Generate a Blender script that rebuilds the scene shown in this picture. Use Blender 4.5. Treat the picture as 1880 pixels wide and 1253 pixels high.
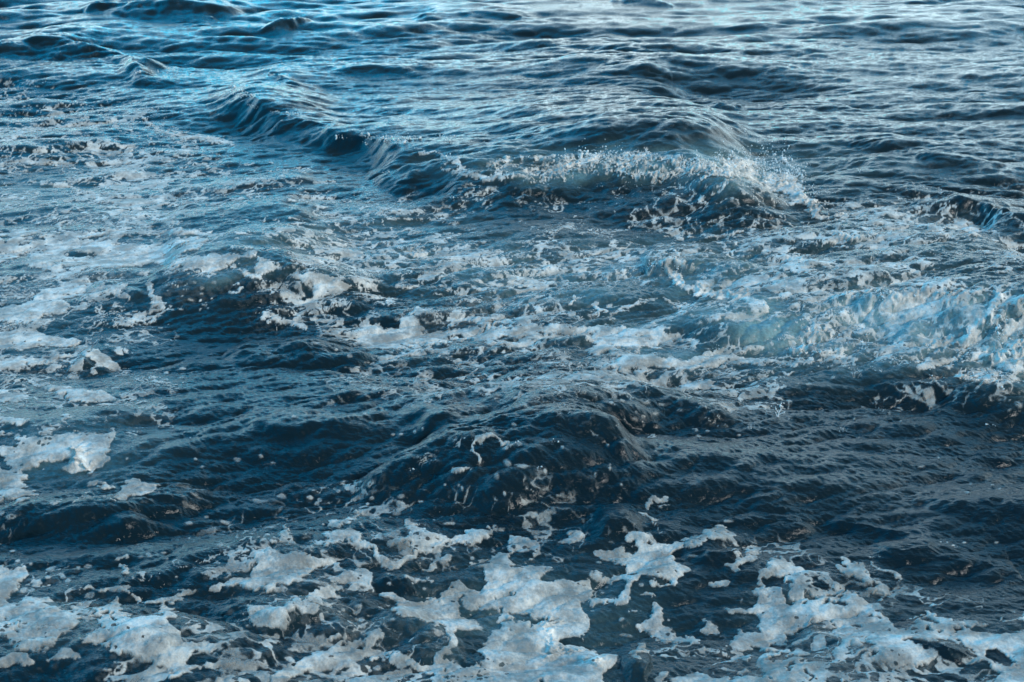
import bpy, math
import numpy as np

for o in list(bpy.data.objects):
    bpy.data.objects.remove(o)
scene = bpy.context.scene
R = math.radians

# light and sky settings
SKY_STRENGTH = 0.10
SUN_POWER = 1.4
EXPOSURE = 0.68
SKY_TINT = (0.015, 3.35, 3.8)
CLOUD_LOW = (0.18, 0.32, 1.0, 0.0)
CLOUD_HIGH = (0.6, 0.8, 0.0, 1.0)
CLOUD_GAIN = (0.13, 0.05, 0.09, 0.12)
C_LOW_A = (12.2, 15.8, 17.0)
C_LOW_B = (14.6, 15.8, 15.8)
C_HIGH = (0.9, 1.5, 1.7)
WATER_A = (0.002, 0.013, 0.022)
WATER_B = (0.005, 0.016, 0.024)
WATER_MILK = (0.20, 0.38, 0.42)
WATER_BUMP = 0.004
FOAM_A = (0.60, 0.60, 0.56)
FOAM_FRESH_LIT = (0.95, 0.94, 0.90)     # newly broken, bubble-rich foam, and brighter light painted into distant foam
FOAM_B = (0.84, 0.83, 0.79)

# ------------------------------------------------------------------ camera
CAM_H = 3.0                       # metres above still water
PITCH = R(21.6)                   # looking down
W_PX, H_PX = 1880.0, 1253.0
F_PX = 50.0 / 36.0 * W_PX
cam_data = bpy.data.cameras.new("camera")
cam_data.lens = 50.0
cam_data.sensor_width = 36.0
cam_data.clip_start = 0.05
cam_data.clip_end = 6000.0
cam_data.dof.use_dof = True
cam_data.dof.focus_distance = 7.4
cam_data.dof.aperture_fstop = 8.0
cam = bpy.data.objects.new("camera", cam_data)
cam.location = (0, 0, CAM_H)
cam.rotation_euler = (math.pi / 2 - PITCH, 0, 0)
scene.collection.objects.link(cam)
scene.camera = cam

# ------------------------------------------------------------------ sky and light
SUN_EL, SUN_ROT = R(30), R(128)   # high behind thin cloud, behind and to the right of the viewer
world = bpy.data.worlds.new("World")
scene.world = world
world.use_nodes = True
nt = world.node_tree
nt.nodes.clear()
N = nt.nodes.new
L = nt.links.new


def sock(v):
    return v


def math_node(tree, op, a, b=None, clamp=False):
    n = tree.nodes.new('ShaderNodeMath')
    n.operation = op
    n.use_clamp = clamp
    for i, v in enumerate((a, b)):
        if v is None:
            continue
        if isinstance(v, (int, float)):
            n.inputs[i].default_value = v
        else:
            tree.links.new(v, n.inputs[i])
    return n.outputs[0]


def smooth_node(tree, v, lo, hi, a=0.0, b=1.0):
    n = tree.nodes.new('ShaderNodeMapRange')
    n.interpolation_type = 'SMOOTHSTEP'
    tree.links.new(v, n.inputs[0])
    n.inputs[1].default_value = lo
    n.inputs[2].default_value = hi
    n.inputs[3].default_value = a
    n.inputs[4].default_value = b
    return n.outputs[0]


def mix_col(tree, fac, a, b, mode='MIX'):
    n = tree.nodes.new('ShaderNodeMix')
    n.data_type = 'RGBA'
    n.blend_type = mode
    if isinstance(fac, (int, float)):
        n.inputs[0].default_value = fac
    else:
        tree.links.new(fac, n.inputs[0])
    for i, v in ((6, a), (7, b)):
        if isinstance(v, tuple):
            n.inputs[i].default_value = (*v, 1.0)
        else:
            tree.links.new(v, n.inputs[i])
    return n.outputs[2]


tc = N('ShaderNodeTexCoord')
sky = N('ShaderNodeTexSky')
sky.sky_type = 'NISHITA'
sky.sun_disc = False
sky.sun_elevation = SUN_EL
sky.sun_rotation = SUN_ROT
sky.air_density = 1.0
sky.dust_density = 0.4
sky.ozone_density = 3.0
blue = mix_col(nt, 1.0, sky.outputs[0], SKY_TINT, 'MULTIPLY')
sep = N('ShaderNodeSeparateXYZ')
L(tc.outputs['Generated'], sep.inputs[0])
el = sep.outputs[2]
# cloud layer: project the view direction onto a flat cloud deck
zden = math_node(nt, 'ADD', math_node(nt, 'MAXIMUM', el, 0.0), 0.22)
cx = math_node(nt, 'DIVIDE', sep.outputs[0], zden)
cy = math_node(nt, 'DIVIDE', sep.outputs[1], zden)
comb = N('ShaderNodeCombineXYZ')
L(cx, comb.inputs[0])
L(cy, comb.inputs[1])


def sky_noise(scale, detail, rough, off, dist=0.0):
    mp = N('ShaderNodeMapping')
    L(comb.outputs[0], mp.inputs[0])
    mp.inputs['Location'].default_value = off
    n = N('ShaderNodeTexNoise')
    n.noise_dimensions = '2D'
    L(mp.outputs[0], n.inputs['Vector'])
    n.inputs['Scale'].default_value = scale
    n.inputs['Detail'].default_value = detail
    n.inputs['Roughness'].default_value = rough
    n.inputs['Distortion'].default_value = dist
    return n.outputs['Fac']


n_big = sky_noise(1.3, 5, 0.55, (3.1, 7.7, 0), 0.3)
n_det = sky_noise(4.5, 6, 0.6, (1.3, 2.2, 0), 0.2)
cover = math_node(nt, 'ADD', math_node(nt, 'MULTIPLY', n_big, 0.7), math_node(nt, 'MULTIPLY', n_det, 0.3))
# a bright bank of cloud low ahead, an open blue band above it, broken grey cloud overhead and behind
low = smooth_node(nt, el, *CLOUD_LOW)
high = smooth_node(nt, el, *CLOUD_HIGH)
behind = smooth_node(nt, sep.outputs[1], -0.3, 0.25, 1.0, 0.0)
for v, g in ((low, CLOUD_GAIN[0]), (high, CLOUD_GAIN[1]), (sep.outputs[0], CLOUD_GAIN[2]), (behind, CLOUD_GAIN[3])):
    cover = math_node(nt, 'ADD', cover, math_node(nt, 'MULTIPLY', v, g))
cloud = smooth_node(nt, cover, 0.495, 0.58)
warm = smooth_node(nt, sky_noise(2.3, 3, 0.5, (9, 4, 0)), 0.5, 0.66)
c_low = mix_col(nt, warm, C_LOW_A, C_LOW_B)
lit = math_node(nt, 'MULTIPLY', smooth_node(nt, el, 0.45, 0.85, 1.0, 0.0), smooth_node(nt, sky_noise(3.1, 5, 0.6, (5.5, 1.2, 0), 0.4), 0.50, 0.57))
lit = math_node(nt, 'MAXIMUM', smooth_node(nt, el, 0.18, 0.36, 1.0, 0.0), lit)
bright = math_node(nt, 'MULTIPLY', lit, smooth_node(nt, sep.outputs[1], -0.1, 0.4))
c_low = mix_col(nt, smooth_node(nt, el, 0.02, 0.22), tuple(0.92 * c for c in C_LOW_A), c_low)
c_col = mix_col(nt, bright, C_HIGH, c_low)
c_col = mix_col(nt, 1.0, c_col, mix_col(nt, smooth_node(nt, n_det, 0.35, 0.65), (0.7, 0.72, 0.75), (1.25, 1.25, 1.25)), 'MULTIPLY')
skycol = mix_col(nt, cloud, blue, c_col)
bg = N('ShaderNodeBackground')
L(skycol, bg.inputs[0])
bg.inputs[1].default_value = SKY_STRENGTH
wo = N('ShaderNodeOutputWorld')
L(bg.outputs[0], wo.inputs[0])

sun_data = bpy.data.lights.new("sun", 'SUN')
sun_data.energy = SUN_POWER
sun_data.angle = R(14)
sun_data.color = (1.0, 0.98, 0.95)
sun = bpy.data.objects.new("sun", sun_data)
sun.rotation_euler = (math.pi / 2 - SUN_EL, 0, math.pi - SUN_ROT)
scene.collection.objects.link(sun)

scene.view_settings.view_transform = 'Standard'
scene.view_settings.look = 'None'
scene.view_settings.gamma = 1.0
scene.view_settings.exposure = EXPOSURE
scene.cycles.max_bounces = 6
scene.cycles.glossy_bounces = 3
scene.cycles.transparent_max_bounces = 12
scene.cycles.use_denoising = True

# ------------------------------------------------------------------ numeric helpers
rng = np.random.RandomState(11)


def spectrum_noise(n, lo, hi, slope, seed):
    """periodic n x n noise holding lo..hi cycles per tile, amplitude ~ k^-slope, unit deviation"""
    r = np.random.RandomState(seed)
    f = np.fft.fftfreq(n) * n
    k = np.hypot(*np.meshgrid(f, f))
    a = np.where((k >= lo) & (k <= hi), np.maximum(k, 1e-6) ** -slope, 0.0)
    t = np.real(np.fft.ifft2(np.fft.fft2(r.randn(n, n)) * a))
    return (t / t.std()).astype(np.float32)


def tap(tile, u, v):
    """bilinear periodic lookup; u, v in tiles"""
    n = tile.shape[0]
    fu = (u * n) % n
    fv = (v * n) % n
    iu = np.floor(fu).astype(np.int32)
    iv = np.floor(fv).astype(np.int32)
    fu = (fu - iu).astype(np.float32)
    fv = (fv - iv).astype(np.float32)
    iu %= n
    iv %= n
    iu1 = (iu + 1) % n
    iv1 = (iv + 1) % n
    return (tile[iv, iu] * (1 - fu) * (1 - fv) + tile[iv, iu1] * fu * (1 - fv)
            + tile[iv1, iu] * (1 - fu) * fv + tile[iv1, iu1] * fu * fv)


def tap_cubic(tile, u, v):
    n = tile.shape[0]
    fu = (u * n) % n
    fv = (v * n) % n
    iu = np.floor(fu).astype(np.int32)
    iv = np.floor(fv).astype(np.int32)
    fu = (fu - iu).astype(np.float32)
    fv = (fv - iv).astype(np.float32)

    def w(t):       # uniform cubic B-spline: no kinks in the slopes
        return ((1 - t) ** 3 / 6, (3 * t ** 3 - 6 * t ** 2 + 4) / 6,
                (-3 * t ** 3 + 3 * t ** 2 + 3 * t + 1) / 6, t ** 3 / 6)
    wu, wv = w(fu), w(fv)
    out = np.zeros_like(fu)
    for j in range(4):
        row = np.zeros_like(fu)
        jj = (iv + j - 1) % n
        for i in range(4):
            row += tile[jj, (iu + i - 1) % n] * wu[i]
        out += row * wv[j]
    return out


def sstep(x, a, b):
    t = np.clip((x - a) / (b - a), 0, 1)
    return t * t * (3 - 2 * t)


# ------------------------------------------------------------------ wind sea: three bands of random waves
def wave_tile(size, n, l_max, l_min, wind_deg, spread, slope, seed):
    """height and horizontal displacement of one periodic patch of sea (metres)"""
    r = np.random.RandomState(seed)
    f = np.fft.fftfreq(n) * n * 2 * np.pi / size
    kx, ky = np.meshgrid(f, f)
    k = np.hypot(kx, ky)
    k[0, 0] = 1e-6
    wx, wy = math.cos(R(wind_deg)), math.sin(R(wind_deg))
    c = (kx * wx + ky * wy) / k
    lam = 2 * np.pi / k
    band = sstep(lam, l_min * 0.8, l_min * 1.3) * (1 - sstep(lam, l_max * 0.8, l_max * 1.25))
    amp = k ** -slope * (np.abs(c) ** spread + 0.05) * np.sqrt(band)
    amp[0, 0] = 0
    spec = (r.randn(n, n) + 1j * r.randn(n, n)) * amp
    ph = np.exp(1j * 0)
    h = np.real(np.fft.ifft2(spec * ph))
    dx = np.real(np.fft.ifft2(1j * spec * kx / k))
    dy = np.real(np.fft.ifft2(1j * spec * ky / k))
    gx = np.real(np.fft.ifft2(1j * spec * kx))
    gy = np.real(np.fft.ifft2(1j * spec * ky))
    s = math.sqrt((gx ** 2 + gy ** 2).mean())           # make the mean slope 1
    return [(t / s).astype(np.float32) for t in (h, dx, dy)]


BANDS = [  # tile size, n, longest, shortest, wind, spread, slope, seed, mean slope, choppiness
    (23.0, 512, 4.0, 0.6, 97, 2.6, 1.9, 5, 0.095, 1.0),
    (6.1, 512, 0.8, 0.16, 80, 2.6, 1.9, 8, 0.17, 1.0),
    (1.37, 512, 0.20, 0.04, 108, 3.2, 1.8, 3, 0.25, 0.9),
    (0.43, 512, 0.05, 0.015, 72, 3.0, 1.6, 4, 0.20, 0.4),
]
TORN = {23.0: 0.0, 6.1: 0.2, 1.37: 0.45, 0.43: 0.3}
FAR = {23.0: 0.0, 6.1: 0.25, 1.37: 0.3, 0.43: 0.5}
TILES = [wave_tile(*b[:8]) for b in BANDS]

# ------------------------------------------------------------------ the sea sheet: rows fan out with distance
NC_IN, NR_IN = 2000, 2000
ax = np.linspace(-0.58, 0.58, NC_IN)
side = 0.58 + np.cumsum(np.geomspace(0.0008, 0.2, 150))
a_col = np.concatenate([-side[::-1], ax, side])
tan_c = lambda py: math.tan(PITCH + math.atan((py - H_PX / 2) / F_PX))
py_rows = np.linspace(1253 + 210, -150, NR_IN)
y_in = np.array([CAM_H / tan_c(p) for p in py_rows])
y_far = y_in[-1] + np.cumsum(np.geomspace(y_in[-1] - y_in[-2], 900, 90))
y_near = y_in[0] - np.linspace(0.02, 3.0, 60)[::-1]
y_row = np.concatenate([y_near, y_in, y_far])
X0, Y0 = np.meshgrid(a_col, y_row)
X0 = (X0 * (Y0 + 1.2) * 0.86).astype(np.float32)
Y0 = Y0.astype(np.float32)
NRW, NCL = X0.shape
DIST = np.hypot(X0, Y0)
row_gap = np.gradient(y_row)[:, None].astype(np.float32) * np.ones_like(X0)


def unproject(px, py, z=0.0):
    """the point at height z that the photograph shows at px, py"""
    e = PITCH + math.atan((py - H_PX / 2) / F_PX)
    y = (CAM_H - z) / math.tan(e)
    depth = y * math.cos(PITCH) + (CAM_H - z) * math.sin(PITCH)
    return (px - W_PX / 2) / F_PX * depth, y


def project(x, y, z):
    d = y * math.cos(PITCH) + (CAM_H - z) * math.sin(PITCH)
    v = (CAM_H - z) * math.cos(PITCH) - y * math.sin(PITCH)
    d = np.maximum(d, 0.05)
    return W_PX / 2 + F_PX * x / d, H_PX / 2 + F_PX * v / d


# ------------------------------------------------------------------ the single waves that stand out
# each: slope of the front, back length / front length, [(x, y of the crest, y of the foot of the face), ...]
CRESTS = [
    # the long breaking wave
    (0.34, 2.8, [(330, 172, 172), (430, 170, 235), (540, 205, 272), (650, 252, 292), (700, 258, 335), (850, 285, 385),
                 (1000, 282, 415), (1150, 272, 430), (1290, 268, 440), (1400, 303, 435), (1470, 340, 420), (1530, 400, 430), (1580, 436, 440)]),
    # the dark crest reaching in from the upper left
    (0.30, 1.5, [(-120, 100, 130), (0, 78, 118), (60, 62, 115), (130, 60, 118), (200, 95, 128), (300, 128, 165), (345, 150, 156)]),
    (0.32, 1.2, [(150, 20, 20), (210, 2, 38), (320, -6, 48), (400, 10, 44), (470, 24, 26)]),
    (0.35, 1.2, [(455, 68, 68), (520, 45, 68), (565, 42, 52), (590, 46, 46)]),
    (0.3, 1.0, [(480, 172, 172), (515, 142, 180), (560, 172, 180)]),
    # dark crests of the far water
    (0.33, 1.2, [(560, 150, 152), (650, 132, 152), (790, 126, 138), (830, 134, 134)]),
    (0.33, 1.2, [(725, 40, 44), (790, 20, 42), (900, 18, 40), (1010, 38, 40)]),
    (0.33, 1.2, [(825, 128, 130), (880, 118, 130), (945, 120, 122)]),
    (0.33, 1.2, [(1420, 200, 204), (1460, 188, 208), (1560, 188, 204), (1610, 200, 200)]),
    (0.33, 1.2, [(1480, 268, 272), (1560, 262, 286), (1640, 256, 292), (1720, 268, 284), (1770, 280, 282)]),
    (0.35, 1.2, [(1640, 292, 296), (1700, 290, 316), (1780, 298, 318), (1830, 304, 312), (1860, 316, 316)]),
    (0.33, 1.2, [(1120, 8, 8), (1150, -4, 12), (1230, 0, 14), (1260, 8, 8)]),
    (0.33, 1.2, [(1130, 150, 160), (1170, 138, 162), (1230, 144, 156)]),
    (0.33, 1.2, [(1110, 210, 222), (1165, 218, 240), (1210, 230, 236)]),
    (0.33, 1.2, [(1250, 176, 184), (1320, 176, 202), (1380, 188, 194)]),
    (0.33, 1.2, [(1800, 210, 214), (1850, 202, 216), (1900, 200, 216)]),
    (0.33, 1.2, [(1310, 50, 52), (1400, 40, 56), (1500, 44, 54), (1540, 54, 54)]),
    (0.33, 1.2, [(740, 255, 256), (800, 243, 252), (880, 236, 244), (920, 240, 240)]),
    (0.33, 1.2, [(300, 48, 50), (360, 44, 58), (420, 52, 54)]),
    (0.36, 1.2, [(1590, 332, 340), (1660, 334, 350), (1780, 338, 356), (1900, 346, 362)]),
    (0.36, 1.2, [(1480, 332, 338), (1530, 334, 350), (1590, 344, 346)]),
    (0.32, 1.2, [(1590, 400, 400), (1690, 360, 395), (1740, 355, 412), (1800, 370, 440), (1880, 392, 458), (1990, 420, 470)]),
    # middle ground
    (0.29, 1.8, [(1150, 622, 624), (1260, 598, 630), (1400, 563, 655), (1510, 545, 672), (1640, 536, 690), (1760, 540, 735),
                 (1880, 548, 775), (2050, 560, 800)]),
    (0.45, 1.0, [(1195, 500, 502), (1215, 480, 512), (1300, 490, 535), (1360, 498, 538), (1420, 512, 522)]),
    (0.26, 1.8, [(160, 540, 545), (230, 505, 572), (300, 482, 590), (380, 470, 600), (470, 470, 600), (560, 500, 585), (640, 520, 560), (720, 545, 550)]),
    (0.36, 1.3, [(420, 625, 626), (480, 624, 672), (560, 622, 690), (640, 650, 684), (700, 672, 676)]),
    (0.45, 1.2, [(120, 660, 664), (165, 640, 675), (215, 660, 672)]),
    (0.42, 1.2, [(820, 636, 642), (870, 628, 646), (920, 626, 648), (960, 640, 642)]),
    (0.42, 1.2, [(940, 620, 624), (1000, 612, 636), (1080, 616, 634), (1100, 632, 632)]),
    (0.42, 1.0, [(690, 722, 726), (770, 704, 732), (830, 712, 730), (880, 726, 728)]),
    (0.36, 1.4, [(510, 760, 762), (620, 746, 778), (720, 744, 764), (800, 756, 758)]),
    (0.36, 1.4, [(430, 790, 798), (520, 800, 822), (620, 796, 816), (720, 780, 788)]),
    (0.42, 1.2, [(980, 712, 714), (1040, 702, 742), (1100, 694, 756), (1160, 705, 768), (1240, 742, 772), (1330, 756, 786), (1420, 786, 796)]),
    # the steep hump in the middle foreground
    (0.42, 1.6, [(640, 892, 894), (720, 868, 905), (790, 845, 918), (870, 808, 930), (930, 790, 935), (1040, 784, 935), (1110, 792, 925), (1180, 835, 895), (1240, 880, 890)]),
    (0.52, 0.9, [(1090, 780, 784), (1140, 776, 800), (1200, 778, 802), (1225, 792, 794)]),
    (0.40, 1.4, [(-100, 945, 975), (0, 935, 985), (110, 925, 1000), (230, 905, 1000), (330, 893, 960), (380, 900, 930), (430, 930, 932)]),
    (0.34, 1.6, [(1270, 952, 952), (1330, 944, 956), (1390, 936, 970), (1440, 940, 978), (1510, 965, 972)]),
    (0.36, 1.2, [(1500, 946, 948), (1570, 942, 975), (1650, 962, 990), (1720, 985, 990)]),
    (0.40, 1.2, [(1030, 1000, 1002), (1100, 950, 1000), (1150, 945, 992), (1210, 985, 990)]),
    (0.34, 1.2, [(1600, 1010, 1018), (1700, 1000, 1060), (1800, 1020, 1065), (1880, 1040, 1062)]),
    (0.34, 1.2, [(1640, 920, 930), (1760, 930, 968), (1900, 925, 990)]),
    (0.45, 1.2, [(370, 1135, 1150), (440, 1118, 1175), (540, 1112, 1182), (620, 1130, 1180), (680, 1160, 1170)]),
    (0.42, 1.2, [(1440, 1190, 1195), (1500, 1150, 1205), (1560, 1175, 1210), (1620, 1200, 1210)]),
    (0.42, 1.2, [(1640, 1175, 1180), (1740, 1190, 1225), (1840, 1225, 1240)]),
    (0.42, 1.2, [(1140, 1210, 1215), (1180, 1208, 1260), (1220, 1215, 1262)]),
    (0.42, 1.2, [(580, 1080, 1082), (640, 1092, 1128), (740, 1125, 1165), (830, 1165, 1180)]),
    (0.42, 1.2, [(670, 1055, 1070), (720, 1055, 1085), (770, 1085, 1092)]),
    (0.42, 1.2, [(690, 1190, 1192), (760, 1172, 1210), (840, 1178, 1205)]),
    (0.45, 1.2, [(1240, 1000, 1004), (1300, 994, 1028), (1360, 1008, 1030)]),
    (0.40, 1.2, [(150, 1190, 1194), (220, 1190, 1222), (320, 1215, 1240)]),
    (0.36, 1.4, [(1540, 700, 702), (1660, 690, 740), (1760, 700, 770), (1880, 720, 800), (1980, 730, 800)]),
]


def smooth_poly(pts):
    """resample a crest finely and round its corners"""
    p = np.array(pts, float)
    x = np.linspace(p[0, 0], p[-1, 0], 160)
    c = [np.interp(x, p[:, 0], p[:, i]) for i in (1, 2)]
    ker = np.hanning(23)
    ker /= ker.sum()
    for i in range(2):
        e = np.pad(c[i], 11, mode='reflect', reflect_type='odd')
        c[i] = np.convolve(e, ker, 'valid')
    return x, c[0], c[1]


CREST_STEEP = 0.8


def crest_height(H):
    ripple = tap(spectrum_noise(256, 2, 40, 1.6, 77), X0 / 3.1, Y0 / 3.1)
    n1 = spectrum_noise(512, 2, 40, 1.9, 78)
    n2 = spectrum_noise(512, 2, 40, 1.9, 79)
    for s, back, pts in CRESTS:
        s *= CREST_STEEP
        px, pc, pb = smooth_poly(pts)
        tc_ = np.tan(PITCH + np.arctan((pc - H_PX / 2) / F_PX))
        tb_ = np.tan(PITCH + np.arctan((np.maximum(pb, pc + 0.2) - H_PX / 2) / F_PX))
        s *= 1 - 0.25 * float(np.mean(pc) < 260) * float(pts[0][0] not in (330, -120, 150))
        h = (CAM_H / tc_ - CAM_H / tb_) / (1 / s + 1 / tc_)
        yc = (CAM_H - h) / tc_
        yb = CAM_H / tb_
        dep = yc * math.cos(PITCH) + (CAM_H - h) * math.sin(PITCH)
        xc = (px - W_PX / 2) / F_PX * dep
        x_lo, x_hi = xc.min(), xc.max()
        hm = h.max()
        w_b = (yc - yb).max() * back + 0.02
        m = (X0 > x_lo) & (X0 < x_hi) & (Y0 > yb.min() - 0.1) & (Y0 < yc.max() + 3 * w_b)
        sz = float((yc - yb).max())
        ws = 1.5 + 4.0 * sz
        x = X0[m] + tap(n1, X0[m] / ws, Y0[m] / ws) * min(0.22 * sz, 0.12)
        y = Y0[m] + tap(n2, X0[m] / ws, Y0[m] / ws) * min(0.07 * sz + 0.05 * max(sz - 0.8, 0), 0.2) + ripple[m] * min(0.03 * sz, 0.03)
        YC = np.interp(x, xc, yc)
        YB = np.interp(x, xc, yb)
        HH = np.interp(x, xc, h)
        t = (YC - y) / np.maximum(YC - YB, 1e-3)
        front = np.clip(1 - t, 0, 1)
        front = front ** 2 * (3 - 2 * front) * 0.45 + front ** 1.25 * 0.55
        bk = np.exp(-(np.maximum(y - YC, 0) / (np.maximum(YC - YB, 0.02) * back)) ** 1.3)
        HH = HH * sstep(x, x_lo, x_lo + 0.17 * (x_hi - x_lo)) * (1 - sstep(x, x_hi - 0.17 * (x_hi - x_lo), x_hi))
        FR[m] = np.maximum(FR[m], sstep(t, -0.05, 0.15) * (1 - sstep(t, 0.9, 1.15)) * np.clip(HH * 6, 0, 1))
        H[m] = (H[m] ** 3 + (HH * np.where(t > 0, front, bk)) ** 3) ** (1 / 3)
    return H


FR = np.zeros_like(X0)
BIG = crest_height(np.zeros_like(X0))
bx_, by_ = X0, Y0
Z = BIG.copy()
DX = np.zeros_like(Z)
DY = np.zeros_like(Z)
# patches of rougher and calmer water; the standing faces are torn up more than the rest
torn = FR
gust = tap(spectrum_noise(256, 1, 8, 1.2, 21), X0 / 17.0, Y0 / 17.0)
for b, (th, tx, ty) in zip(BANDS, TILES):
    size, lmin, mean_slope, chop = b[0], b[3], b[8], b[9]
    fade = 1 - sstep(row_gap, lmin * 0.5, lmin * 1.1)
    amp = mean_slope * fade * (1 - FAR[b[0]] * sstep(DIST, 8, 17)) * np.clip(1 + 0.28 * gust, 0.45, 1.7) * (1 + TORN[b[0]] * torn)
    rot = R(13 * size % 40 - 20)
    u = (X0 * math.cos(rot) + Y0 * math.sin(rot)) / size
    v = (-X0 * math.sin(rot) + Y0 * math.cos(rot)) / size
    Z += amp * tap_cubic(th, u, v)
    ddx = tap_cubic(tx, u, v)
    ddy = tap_cubic(ty, u, v)
    DX -= amp * chop * (ddx * math.cos(rot) - ddy * math.sin(rot))
    DY -= amp * chop * (ddx * math.sin(rot) + ddy * math.cos(rot))
XS, YS, ZS = X0 + DX, Y0 + DY, Z
PX, PY = project(XS, YS, ZS)

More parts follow.
